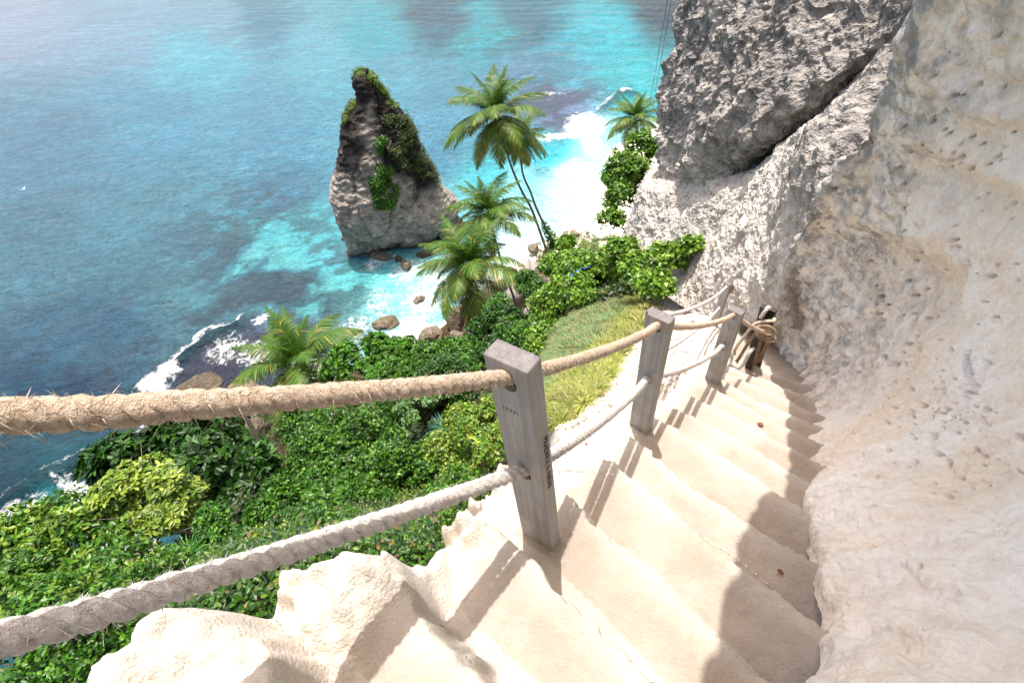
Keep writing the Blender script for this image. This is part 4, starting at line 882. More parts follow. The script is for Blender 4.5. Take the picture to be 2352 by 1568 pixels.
# creeper bushes over the crest
for (px, py, d_, rad, tw, lb) in [(1290, 590, 18.0, (1.1, 1.0, .9), 1100, 'leafy creeper mound with shoots against the white beach'), (1262, 680, 16.5, (.95, .9, 1.0), 1100, 'creeper mound spilling down beside the concrete platform'), (1345, 600, 16.8, (1.2, 1.0, .7), 1200, 'creeper mound around the blue tarpaulin'),
                                   (1300, 545, 18.6, (.45, .45, .6), 260, 'upright leafy shoots rising above the creepers before the beach'), (1400, 590, 16.0, (1.2, .9, .5), 1000, 'creeper mound at the foot of the pitted cliff'), (1245, 760, 14.5, (.7, .7, .7), 650, 'creeper mound at the left end of the grass slope'),
                                   (1480, 600, 13.2, (.9, .7, .35), 620, 'creeper reaching along the base of the pitted rock'), (1540, 572, 12.3, (.75, .5, .28), 330, 'bright creeper tip climbing over the pale pitted rock'), (1430, 560, 15.2, (.7, .7, .3), 420, 'low green creeper on the ledge under the cliff bushes'), (1590, 548, 11.9, (.3, .22, .15), 60, 'last sprig of creeper on the pale pitted rock'),
                                   (1500, 640, 11.2, (.6, .5, .22), 260, 'thin creeper patch between the grass and the pale rock'), (1310, 650, 15.0, (1.1, 1.0, .6), 900, 'creeper mound above the long grass')]:
    tree('creeper', px, py + 18, d_, tuple(v * .66 for v in rad[:2]) + (rad[2] * .42,), 30, tw, 8, .105, .085, VG, lb, 'creeper', 'heart', 'leaf', .02, 'creepers on the crest of the slope', lobe_r=.2, extra_twigs=5, bark='twig')
# undergrowth that nobody could count
def undergrowth(polys, name, label, L, W, cols, hmax, kind='hex', mat='leaf', per=7, rmin=1.4):
    mb = MB()
    for poly, n in polys:
        P, q = scatter(poly, n); a_, b_ = xy2ab(P[:, 0], P[:, 1]); P = P[(np.hypot(P[:, 0], P[:, 1]) > rmin) & ((np.interp(b_, ALB[:, 0], ALB[:, 1]) - a_ > np.where(b_ < .1, .36, .62)) | (b_ > 8.5))]; k = sst(n2(P[:, 0], P[:, 1], .9, 3, 41.), -.2, .2) > RNG.random(len(P)) * .9; P = P[k]
        n_ = len(P) * per; Q = np.repeat(P, per, 0); dist = np.linalg.norm(Q, axis=1)
        Q = Q + RNG.normal(0, 1, (n_, 3)) * np.array([.12, .12, 0]) + np.array([0, 0, 1]) * (RNG.random((n_, 1)) * hmax * (1 + .7 * n2(Q[:, 0], Q[:, 1], 1.3, 2, 8.)[:, None]))
        th = RNG.random(n_) * 2 * pi; D = np.stack([np.cos(th), np.sin(th), .1 + .6 * RNG.random(n_)], 1); Nn = RNG.normal(0, .35, (n_, 3)) + np.array([0, 0, 1])
        s = (.7 + .6 * RNG.random(n_)); pt = pal(cols, len(P), .15) * .68 * (1 + .45 * n2(P[:, 0], P[:, 1], .8, 3, 71.))[:, None]; pt[n2(P[:, 0], P[:, 1], 1.6, 3, 75.) > .33] *= np.array([2.2, 1.3, 1.2]); C = np.repeat(pt, per, 0) * (1 + .12 * RNG.normal(0, 1, (n_, 1))); C[RNG.random(n_) < .03] = (.20, .13, .05)
        V, F, C = leaf_shapes(Q, D, Nn, L * s, W * s, np.clip(C, .003, 1), kind=kind); mb.add(V, F, C)
    mb.top(name, M[mat], (0, 0, 0), label=label, cat='undergrowth', kind='stuff')
undergrowth([([(0, 1420), (330, 1360), (620, 1310), (760, 1250), (1000, 1150), (1100, 1080), (1060, 1190), (940, 1330), (760, 1340), (640, 1420), (560, 1445), (420, 1400), (250, 1480), (140, 1567), (0, 1567)], 15000),
             ([(380, 1120), (700, 1080), (1000, 1020), (1190, 1000), (1195, 1080), (1060, 1180), (930, 1330), (780, 1320), (560, 1440), (380, 1400), (250, 1390), (300, 1250)], 15000)],
            'ground_cover', 'low leafy ground cover on the slope just below the white rock edge', .055, .033, MG + DG[1:] + BG[:2] + YG[:1], .24)
undergrowth([([(560, 870), (1250, 760), (1250, 1000), (1130, 1080), (640, 1180), (250, 1280), (150, 1180), (350, 980)], 9000), ([(1230, 560), (1300, 530), (1560, 540), (1540, 620), (1480, 680), (1300, 720), (1225, 760)], 4500)],
            'undergrowth', 'tangle of leafy undergrowth filling the slope between the trees', .12, .08, DG + MG[:1], .35, 'heart', rmin=8.)
undergrowth([([(1235, 600), (1262, 560), (1330, 560), (1420, 540), (1470, 540), (1560, 560), (1530, 610), (1480, 650), (1400, 650), (1300, 720), (1232, 770), (1222, 700)], 7500)],
            'creeping_vines', 'sheet of heart-leaved creeping vines over the crest above the grass', .11, .09, VG, .5, 'heart', rmin=7.)
# grass
def blades(P, D, L, W, cols, droop=.5, seg=3):
    n = len(P); D = D / np.linalg.norm(D, axis=1, keepdims=True); sd = np.cross(D, np.array([0, 0, 1.])) + RNG.normal(0, .2, (n, 3)); sd /= np.linalg.norm(sd, axis=1, keepdims=True) + 1e-9
    L = np.broadcast_to(L, n); rows = []
    for k in range(seg + 1):
        t = k / seg; c = P + D * (L * t)[:, None]; c[:, 2] -= L * droop * t * t; w = np.broadcast_to(W, n)[:, None] * (1 - t ** 1.5) * .5 + .0004
        rows += [c - sd * w, c + sd * w]
    V = np.stack(rows, 1).reshape(-1, 3); m = 2 * (seg + 1)
    F = np.array([[2 * k, 2 * k + 1, 2 * k + 3, 2 * k + 2] for k in range(seg)]); Fa = (np.arange(n)[:, None, None] * m + F[None]).reshape(-1, 4)
    return V, Fa, np.repeat(cols, m, 0)
def grass(polys, name, label, L, W, per=26, rmin=2.):
    mb = MB()
    for poly, n, cols, Ls in polys:
        P, q = scatter(poly, n); ns_ = n2(P[:, 0], P[:, 1], 1.1, 3, 61.); keep = (ns_ > np.where(np.hypot(P[:, 0], P[:, 1]) < 5, -.4, -.14) + .2 * RNG.random(len(P))) & (np.hypot(P[:, 0], P[:, 1]) > rmin); P = P[keep]; N_ = len(P) * per
        tone = pal(cols, len(P), .14); lean = RNG.normal(0, .35, (len(P), 2)); Q = np.repeat(P, per, 0); th = RNG.random(N_) * 2 * pi; rr_ = .06 * RNG.random(N_) * np.clip(np.linalg.norm(Q, axis=1) / 8, .4, 1)
        Q = Q + np.stack([np.cos(th) * rr_, np.sin(th) * rr_, 0 * rr_], 1); D = np.stack([np.cos(th), np.sin(th), 1.1 + 1.2 * RNG.random(N_)], 1) * 1.; D[:, :2] *= .65 + .5 * RNG.random((N_, 1)); D[:, :2] += np.repeat(lean, per, 0)
        C = np.repeat(tone, per, 0) * (1 + .2 * RNG.normal(0, 1, (N_, 1))); dry = RNG.random(N_) < .10; C[dry] = (.38, .32, .15)
        V, F, C = blades(Q, D, L * Ls * (.6 + .7 * RNG.random(N_)) * np.clip(np.linalg.norm(Q, axis=1) / 11, .2, 1), W * np.clip(np.linalg.norm(Q, axis=1) / 11, .3, 1), np.clip(C, .01, 1), .75); mb.add(V, F, C)
    mb.top(name, M['grass'], (0, 0, 0), label=label, cat='grass', kind='stuff')
LG = [(0.237, 0.312, 0.056), (0.325, 0.388, 0.075), (0.400, 0.450, 0.125), (0.150, 0.213, 0.044), (0.350, 0.300, 0.138)]
BGn = [(0.138, 0.250, 0.094), (0.188, 0.312, 0.125), (0.250, 0.362, 0.163), (0.075, 0.150, 0.050), (0.275, 0.250, 0.125)]
grass([([(1530, 660), (1480, 745), (1440, 795), (1400, 860), (1362, 915), (1310, 960), (1265, 985), (1258, 930), (1290, 880), (1350, 830), (1400, 780), (1440, 720), (1450, 660)], 2300, LG, 1.),
       ([(1450, 640), (1440, 720), (1400, 780), (1350, 830), (1290, 860), (1245, 840), (1238, 790), (1290, 735), (1350, 690), (1410, 655)], 2300, BGn, 1.1),
       ([(1250, 840), (1290, 860), (1290, 900), (1258, 930)], 260, BGn, .9), ([(1400, 560), (1460, 500), (1490, 500), (1470, 560), (1440, 600)], 500, LG + BGn, 1.)],
      'grass', 'long light green grass covering the hump below the rope fence', .50, .018, 24, 1.8)
grass([([(640, 1400), (760, 1330), (860, 1290), (800, 1270), (700, 1330), (600, 1400)], 260, BGn, .55), ([(1010, 1255), (1060, 1190), (1040, 1180), (990, 1240), (960, 1290)], 260, BGn, .5), ([(430, 1230), (560, 1230), (560, 1330), (430, 1330)], 160, BGn, 1.2)], 'grass_tufts', 'fine grass tufts growing against the white rock edge', .22, .006, 22)
# strap-leaved plants
def spiky(px, py, d_, L, n, label, cols=((.02, .10, .05), (.03, .14, .07), (.015, .07, .035))):
    c = at_d(px, py, d_); g = np.array([c[0], c[1], min(c[2], G(np.array([c[0]]), np.array([c[1]]))[0] + 1.0)]); t = empty('strap_leaf_plant', g, label, 'plant', 'strap-leaved plants')
    th = RNG.random(n) * 2 * pi; D = np.stack([np.cos(th), np.sin(th), .25 + 1.6 * RNG.random(n)], 1); V, F, C = blades(np.tile(c, (n, 1)) + RNG.normal(0, .02, (n, 3)), D, L * (.7 + .5 * RNG.random(n)), .035, pal(cols, n), .55, 5); part('leaves', V, F, M['leaf_gloss'], t, False, C)
    V, F = tube(np.array([g - [0, 0, .6], c]), .05, 8); part('stem', V, F, M['bark'], t, True)
spiky(640, 1318, 9.0, .55, 90, 'dark strap-leaved plant under the middle of the lower rope')
spiky(445, 1275, 14.0, .85, 80, 'green strap-leaved plant below the yellow-green tree', ((.05, .17, .03), (.08, .22, .04)))
spiky(575, 1260, 13.0, .7, 60, 'bluish strap-leaved plant behind the lower rope'), spiky(1020, 985, 14.0, .75, 70, 'bluish strap-leaved plant in the dark hollow left of the nearest post', ((.03, .12, .09), (.05, .16, .12)))
spiky(860, 1085, 17, .6, 40, 'strap-leaved plant at the right edge of the dense tree'), spiky(745, 1290, 8.6, .35, 50, 'small strap-leaved tuft behind the white rock edge', ((.06, .2, .05), (.1, .26, .08)))
def deadbush(px, py, d_, h, label, n=9):
    c = at_d(px, py, d_); g = np.array([c[0], c[1], min(c[2], G(np.array([c[0]]), np.array([c[1]]))[0] + .6)]); t = empty('bare_bush', g, label, 'bush', 'bare leafless bushes'); mb = MB()
    def br(p, dir_, L, r, lev):
        q = p + dir_ * L; m = (p + q) / 2 + RNG.normal(0, .08 * L, 3); V, F = tube(crom([p, m, q], 6), np.linspace(r, r * .55, 6), 5); mb.add(V, F)
        if lev:
            for _ in range(3 if lev > 1 else 2):
                d2 = dir_ + RNG.normal(0, .55, 3); d2 /= np.linalg.norm(d2); br(p + (q - p) * (.4 + .6 * RNG.random()), d2, L * .66, r * .6, lev - 1)
    for _ in range(n):
        d0 = np.array([RNG.normal(0, .5), RNG.normal(0, .5), 1.]); br(g, d0 / np.linalg.norm(d0), h * (.4 + .25 * RNG.random()), .012 * h, 3)
    mb.part('branches', M['twig'], t, True)
deadbush(895, 1265, 7.6, .85, 'leafless grey bush behind the notch in the white rock edge', 5); deadbush(478, 1395, 9.5, .9, 'leafless reddish bush under the lower rope', 4); deadbush(505, 1165, 15.5, 1.2, 'leafless twigs at the right of the yellow-green tree', 3)

# ------------------------------------------------------------------ palms
def frond_mesh(i, phi0, curl, seed, yellow):
    rg = np.random.default_rng(seed); n = 60; t = np.linspace(0, 1, n); Lf = 4.6
    ang = radians(phi0) - radians(curl) * t ** 1.35; ds = Lf / (n - 1); x = np.concatenate([[0], np.cumsum(np.cos(ang) * ds)[:-1]]); z = np.concatenate([[0], np.cumsum(np.sin(ang) * ds)[:-1]])
    yb = .12 * np.sin(t * 3 + rg.random() * 6) * t; P = np.stack([x, yb, z], 1); mb = MB()
    V, F = tube(P, np.linspace(.045, .008, n), 5); mb.add(V, F, (.13, .16, .03))
    T = np.stack([np.cos(ang), 0 * ang, np.sin(ang)], 1); Nn = np.stack([-np.sin(ang), 0 * ang, np.cos(ang)], 1)
    for sd in (-1, 1):
        k = np.repeat(np.arange(7, n), 2); tt = t[k] + rg.normal(0, .004, len(k)); L = 1.15 * np.sin(np.clip(tt * 1.05, 0, 1) ** .75 * pi * .93 + .22) ** .8 * (.85 + .3 * rg.random(len(k))); L = np.maximum(L, .25)
        B = P[k] + T[k] * rg.normal(0, .03, len(k))[:, None]; side = np.array([0, sd, 0.])
        fw = .45 + .75 * tt; up_ = .28 - .55 * tt + rg.normal(0, .10, len(k))
        D = side + T[k] * fw[:, None] + Nn[k] * up_[:, None]; D /= np.linalg.norm(D, axis=1, keepdims=True)
        w = .058; rows = []
        sv = T[k] - D * (T[k] * D).sum(1)[:, None]; sv /= np.linalg.norm(sv, axis=1, keepdims=True)
        dr = .30 + .22 * rg.random(len(k))
        for s_ in (0, .4, .75, 1.):
            c = B + D * (L * s_)[:, None]; c[:, 2] -= L * dr * s_ * s_; ww = w * (1 - s_ ** 2) * (.8 if s_ == 0 else 1) * .5 + .002; rows += [c - sv * ww, c + sv * ww]
        V = np.stack(rows, 1).reshape(-1, 3); Fq = np.array([[0, 1, 3, 2], [2, 3, 5, 4], [4, 5, 7, 6]]); Fa = (np.arange(len(k))[:, None, None] * 8 + Fq[None]).reshape(-1, 4)
        col = np.array([.050, .128, .011]) * (1 - yellow) + np.array([.30, .26, .03]) * yellow; C = np.clip(col * (1 + .22 * rg.normal(0, 1, (len(k), 1))), .005, 1); tipy = rg.random(len(k)) < .05 + .2 * yellow; C[tipy] = (.34, .27, .06)
        mb.add(V, Fa, np.repeat(C, 8, 0))
    V, F, C = mb.get(); return raw_mesh('frond', V, F, False, C, None, [M['frond']])
FR = [frond_mesh(0, 80, 45, 1, 0.), frond_mesh(1, 64, 62, 2, 0.), frond_mesh(2, 48, 72, 3, .03), frond_mesh(3, 32, 75, 4, .05), frond_mesh(4, 15, 72, 5, .08), frond_mesh(5, -5, 66, 6, .14), frond_mesh(6, -28, 50, 7, .3), frond_mesh(7, -50, 32, 8, .5)]
SEQ = [0, 0, 0, 1, 1, 1, 2, 2, 2, 2, 3, 3, 3, 3, 4, 4, 4, 4, 5, 5, 5, 5, 5, 6, 6, 6, 7, 7]
def palm(cpx, cr, base, mids, label, sc=1., seq=SEQ, r0=.17, nut=True, tilt=(0, 0), spin=0., vine=None):
    c = at_r(*cpx, cr); base = np.asarray(base, float)
    t = empty('palm_tree', base, label, 'palm tree', 'coconut palms')
    pts = [base - np.array([0, 0, .5]), base]
    for (mx, my, f) in mids: pts.append(at_r(mx, my, hypot(*base[:2]) * (1 - f) + cr * f))
    pts.append(c - np.array([0, 0, .1])); path = crom(pts, 90)
    u = np.linspace(0, 1, 90); V, F = tube(path, (r0 * (1 - .45 * u) + .10 * np.exp(-u * 14)) * (1 + .05 * np.sin(u * 260)), 10); part('trunk', V, F, M['trunk'], t, True)
    for i, k in enumerate(seq):
        o = link('frond', FR[k], t); o.location = (c - base + np.array([RNG.normal(0, .06), RNG.normal(0, .06), .05 * (4 - k)])).tolist()
        o.rotation_euler = (RNG.normal(0, .1) + tilt[0], RNG.normal(0, .08) + tilt[1], spin + i * 2.39996 + RNG.normal(0, .12)); s_ = sc * (.85 + .25 * RNG.random()) * (.8 if k == 0 else 1); o.scale = (s_, s_, s_)
    mb = MB()
    for _ in range(9 if nut else 4):
        th = RNG.random() * 2 * pi; q = c + np.array([.26 * cos(th), .26 * sin(th), -.28 - .15 * RNG.random()]); a_ = np.linspace(-1, 1, 7); V, F = tube(np.stack([q[0] + 0 * a_, q[1] + 0 * a_, q[2] + .13 * a_], 1), .12 * np.sqrt(np.clip(1 - a_ ** 2, .02, 1)), 8); mb.add(V, F, (.2, .13, .03))
    mb.part('coconuts', M['bark'], t, True)
    th = RNG.random(60) * 2 * pi; D = np.stack([np.cos(th), np.sin(th), -.3 - RNG.random(60)], 1); V, F, C = blades(np.tile(c + np.array([0, 0, -.15]), (60, 1)), D, .7, .05, pal([(.12, .07, .03), (.2, .12, .05)], 60), .6); part('fibre_sheath', V, F, M['leaf'], t, False, C)
    if vine:
        k0, k1 = vine; m_ = 700; i = RNG.integers(int(k0 * 89), int(k1 * 89), m_); dd = RNG.normal(0, 1, (m_, 3)); dd /= np.linalg.norm(dd, axis=1, keepdims=True); wid = (.30 + .35 * np.sin((i / 89 - k0) / (k1 - k0) * pi))[:, None]
        V, F, C = leaf_shapes(path[i] + dd * wid * RNG.random((m_, 1)) ** .4, dd + [0, 0, -.3], dd + [0, 0, 1.], .26, .22, pal(MG + BG[:1], m_), kind='heart'); part('creeper_leaves', V, F, M['leaf'], t, False, C, label='green creeper wrapped round the lower trunk')
    return t, path
p1, path1 = palm((1139, 268), 44.5, at_z(1254, 572, -32.4), [(1222, 483, .35), (1197, 436, .55), (1172, 375, .8)], 'tallest slender palm in the middle with yellowing lower fronds', 1.2, spin=.5)
palm((1196, 318), 47.5, at_z(1270, 556, -32.5), [(1235, 485, .35), (1219, 442, .55), (1200, 395, .8)], 'palm half hidden behind the tallest one with a creeper-wrapped lower trunk', .72, SEQ[3:], spin=1.7, vine=(.06, .34))
palm((1122, 492), 37.5, at_z(1200, 738, -31.5), [(1191, 712, .1), (1154, 609, .55)], 'middle palm between the tallest palm and the broad front palm', 1.02, SEQ[:20] + [5, 6], spin=3.1)
palm((1080, 615), 32.5, at_z(1135, 750, -31.6), [(1112, 710, .35)], 'broad front palm in front of the shore boulders', 1.17, SEQ, spin=.9)
cP5 = at_r(692, 832, 30.5); palm((692, 832), 30.5, np.array([cP5[0] * .98, cP5[1] * .98, -32.]), [], 'short palm above the upper rope beside the breaking waves', 1.25, SEQ[:18] + [5, 5], spin=2.2)
palm((1460, 276), 66., at_z(1482, 400, -32.8), [], 'small distant palm beside the cliff edge above the beach', 1.05, SEQ[:22], spin=.3)
# bare trunk under the upper rope
bt = at_r(525, 895, 27.5); bb = at_r(600, 1015, 26.0); V, F = tube(crom([bb + (bb - bt) * .3, bb, (bb + bt) / 2 + [0, 0, .15], bt], 30), np.linspace(.16, .12, 30), 8)
t_ = empty('dead_palm', bb, 'bare grey palm stem slanting under the upper rope in front of black rocks', 'dead palm'); part('stem', V, F, M['trunk'], t_, True)
n_ = 26; th = RNG.random(n_) * 2 * pi; D = np.stack([np.cos(th), np.sin(th), .3 * RNG.normal(0, 1, n_)], 1); V, F, C = blades(np.tile(bt, (n_, 1)), D, .9, .06, pal([(.35, .26, .12), (.25, .18, .08)], n_), .6); part('dry_leaves', V, F, M['leaf'], t_, False, C)

# ------------------------------------------------------------------ sea stack
def sea_stack():
    c0 = at_r(905, 560, 57.5); az0 = math.atan2(c0[0], c0[1]); vd = np.array([sin(az0), cos(az0)]); vr = np.array([cos(az0), -sin(az0)])
    rp = hypot(*c0[:2])
    def onplane(px, py):
        r = ray(px, py); k = rp / (r[0] * vd[0] + r[1] * vd[1]); q = r * k; return q[0] * vr[0] + q[1] * vr[1], q[2]
    Lp = [(838, 160), (818, 170), (811, 182), (814, 205), (823, 224), (800, 250), (791, 265), (781, 305), (780, 334), (773, 376), (761, 417), (757, 453), (767, 480), (771, 505), (782, 530), (795, 560), (800, 600)]
    Rp = [(838, 160), (859, 175), (872, 195), (892, 221), (917, 249), (949, 287), (955, 318), (976, 357), (1006, 398), (1013, 420), (1036, 442), (1052, 462), (1045, 490), (1025, 520), (1005, 560), (985, 600)]
    Lq = np.array([onplane(*p) for p in Lp]); Rq = np.array([onplane(*p) for p in Rp])
    zs = np.linspace(SEA - 1.5, max(Lq[0, 1], Rq[0, 1]) - .02, 220)
    l = np.interp(zs, Lq[::-1, 1], Lq[::-1, 0]); r = np.interp(zs, Rq[::-1, 1], Rq[::-1, 0]); r = np.maximum(r, l + .5)
    nt = 300; th = np.linspace(0, 2 * pi, nt, endpoint=False); cx = (l + r) / 2; hw = (r - l) / 2
    hd = np.interp(zs, [SEA - 1, SEA + 2, SEA + 6, SEA + 12, -13], [1.0, 2.4, 3.6, 3.2, 1.5]); hd = np.minimum(hd, hw * 1.15 + .3)
    off = np.interp(zs, [SEA, SEA + 3, SEA + 20], [0, -.6, 0])
    ct, st = np.cos(th), np.sin(th); sq = .82; ex = np.sign(ct) * np.abs(ct) ** sq; ey = np.sign(st) * np.abs(st) ** sq
    X = cx[:, None] + hw[:, None] * ex; D = rp + off[:, None] + hd[:, None] * ey
    P = np.stack([X * vr[0] + D * vd[0], X * vr[1] + D * vd[1], np.broadcast_to(zs[:, None], X.shape)], -1)
    N = np.stack([ex * vr[0] + ey * vd[0], ex * vr[1] + ey * vd[1], np.zeros_like(ex)], -1)[None] * np.ones((len(zs), 1, 1))
    P0 = P.reshape(-1, 3); N = N.reshape(-1, 3); edge = 1 - .75 * np.abs(np.tile(ex, len(zs))) ** 6
    d = edge * (1.5 * fbm(P0 * [1, 1, .7], .22, 3) + .55 * fbm(P0, .7, 4)) + .22 * fbm(P0 * [1, 1, 2.4], 1.6, 4) - .5 * edge * np.exp(-np.abs(fbm(P0 * [1, 1, .25], .35, 2)) / .05)
    d = d + edge * (.75 * (worley(P0 * [1, 1, .55], .42) - .5) + .28 * (worley(P0 * [1, 1, .8], 1.2) - .5)) + .05 * np.abs(np.sin(P0[:, 2] * 2.3 + 2.5 * fbm(P0, .3, 3))) + .06 * np.sin(P0[:, 2] * 9 + 5 * fbm(P0, .5, 2))
    P1 = P0 + N * d[:, None]; nz = len(zs)
    P1 = np.concatenate([P1, [P1.reshape(nz, nt, 3)[-1].mean(0) + [0, 0, .1]]])
    i = np.arange(nz - 1)[:, None] * nt; j = np.arange(nt)[None]; k = (j + 1) % nt; F = np.stack([i + j, i + nt + j, i + nt + k, i + k], -1).reshape(-1, 4)
    jj = np.arange(nt); Ft = np.stack([(nz - 1) * nt + jj, np.full(nt, nz * nt), (nz - 1) * nt + (jj + 1) % nt], 1)
    # black lichen staining on the crown and along the right flank, a pale streak between
    u = (np.repeat(zs, nt) - SEA) / 21; e_x = np.tile(ex, nz) * .5 + .5; nn = fbm(P0, .35, 3)
    blk = np.clip(sst(u + .12 * nn, .52, .62) * (1 - .9 * np.exp(-((e_x - .40 + .1 * nn) / .12) ** 2) * (1 - sst(u, .84, .87))) + sst(e_x + .2 * nn, .62, .78) * sst(u + .1 * nn, .28, .4), 0, 1)
    lowd = .8 * sst(-u, -.06, .0)
    C = (1 - .92 * blk[:, None]) * np.array([1.0, .98, .95]) * (1 - lowd[:, None] * .6); C = np.concatenate([C, C[-1:]])
    t = empty('rock_pinnacle', (c0[0], c0[1], SEA), 'tall leaning grey and black rock pinnacle standing in the sea', 'rock'); part('rock', P1, [F, Ft], M['stack'], t, True, C)
    Pg = P1[:-1].reshape(nz, nt, 3); Ng = N.reshape(nz, nt, 3)
    # plants rooted on its faces; px windows say which faces
    def ivy(win, n, L, cols, name, label, lift=.35, per=8, kind='heart'):
        uvw = P1[:-1] @ R; sx = CX + F_ * uvw[:, 0] / -uvw[:, 2]; sy = CY - F_ * uvw[:, 1] / -uvw[:, 2]; front = (N[:, 0] * vd[0] + N[:, 1] * vd[1]) < .25
        m = front & in_poly(sx + 7 * fbm(P0, .9, 2), sy + 7 * fbm(P0 + 5, .9, 2), win) & (fbm(P0, 1.0, 3, .6) > .0); idx = np.where(m)[0]
        if len(idx) == 0: return
        i = RNG.choice(idx, n); B = P1[i] + N[i] * lift * RNG.random((n, 1)); B = np.repeat(B, per, 0) + RNG.normal(0, L * .8, (n * per, 3)); nn_ = np.repeat(N[i], per, 0)
        D = nn_ * .6 + RNG.normal(0, .7, (n * per, 3)) + [0, 0, .25]; V, F, C = leaf_shapes(B, D, nn_ + [0, 0, .9], L, L * .7, np.repeat(pal(cols, n, .2), per, 0), kind=kind); part(name, V, F, M['leaf'], t, False, C, label)
    dull = [(.05, .085, .02), (.08, .12, .03), (.035, .06, .015), (.11, .14, .04)]
    ivy([(872, 268), (905, 262), (940, 268), (952, 300), (960, 330), (985, 370), (1005, 400), (1000, 420), (960, 400), (925, 385), (895, 355), (895, 330), (880, 300)], 850, .17, dull, 'shrubs', 'olive shrubs down the right flank', .25)
    ivy([(862, 380), (880, 375), (905, 400), (912, 440), (900, 480), (870, 478), (848, 420)], 1500, .18, MG + BG[:1], 'shrub', 'bright green shrub in the central cleft', .4)
    ivy([(812, 225), (800, 250), (790, 275), (800, 280), (818, 240)], 260, .15, YG[:2] + dull, 'shrub', 'thin yellowish plants on the left edge', .3)
    ivy([(870, 190), (895, 215), (915, 240), (905, 250), (880, 225), (860, 195)], 300, .14, YG[:2] + dull, 'shrub', 'yellowish plants along the upper right edge', .3)
    ivy([(868, 320), (882, 315), (890, 350), (872, 352)], 120, .17, BG, 'shrub', 'small bright sprigs', .4)
    c = at_r(838, 182, rp); V, F, C, _, _ = crown_leaves(c + [0, 0, -.2], (1.15, 1.0, .8), 9, 700, 8, .2, .08, YG[:2] + BG[:2] + dull[:1], 'quad', .45, .7); part('shrub', V, F, M['leaf'], t, False, C, 'bushy green tuft on the summit')
sea_stack()

# ------------------------------------------------------------------ boulders
def boulder(px, py, d_, s, label, seed, col=(1, 1, 1), zsink=.3, group='rocks along the shore', name='boulder', rot=0.):
    c = at_d(px, py, d_); nu, nv = 48, 72; th = np.linspace(.02, pi - .02, nu)[:, None]; ph = np.linspace(0, 2 * pi, nv, endpoint=False)[None]
    D = np.stack([np.sin(th) * np.cos(ph), np.sin(th) * np.sin(ph), np.cos(th) * np.ones_like(ph)], -1).reshape(-1, 3); s = np.asarray(s, float)
    q = D + seed * 7.1; r_ = 1 + .42 * fbm(q, 1.1, 2) + .16 * fbm(q, 3., 4)
    for k in range(9):
        n_ = np.random.default_rng(seed * 31 + k).normal(0, 1, 3); n_ /= np.linalg.norm(n_); h = .62 + .22 * ((k * 37 % 10) / 10); dp = (D * r_[:, None]) @ n_; r_ = np.where(dp > h, r_ * (h + .12 * (dp - h)) / np.maximum(dp, 1e-6), r_)
    V = D * r_[:, None] * s; cr_, sr_ = cos(rot), sin(rot); V = np.stack([V[:, 0] * cr_ - V[:, 1] * sr_, V[:, 0] * sr_ + V[:, 1] * cr_, V[:, 2]], 1)
    i = np.arange(nu - 1)[:, None] * nv; j = np.arange(nv)[None]; k = (j + 1) % nv; F = np.stack([i + j, i + nv + j, i + nv + k, i + k], -1).reshape(-1, 4)
    V = np.concatenate([V, [[0, 0, s[2] * r_[0]]], [[0, 0, -s[2] * r_[-1]]]]); jj = np.arange(nv); T1 = np.stack([jj, (jj + 1) % nv, np.full(nv, nu * nv)], 1); T2 = np.stack([(nu - 1) * nv + (jj + 1) % nv, (nu - 1) * nv + jj, np.full(nv, nu * nv + 1)], 1)
    o = link(name, raw_mesh(name, V, [F, T1, T2], True, np.tile(np.array(col, float), (len(V), 1)), None, [M['boulder']]), None, label=label, cat='rock', group=group); o.location = c.tolist(); return o
def sd(px, py, z): return np.linalg.norm(at_z(px, py, z))
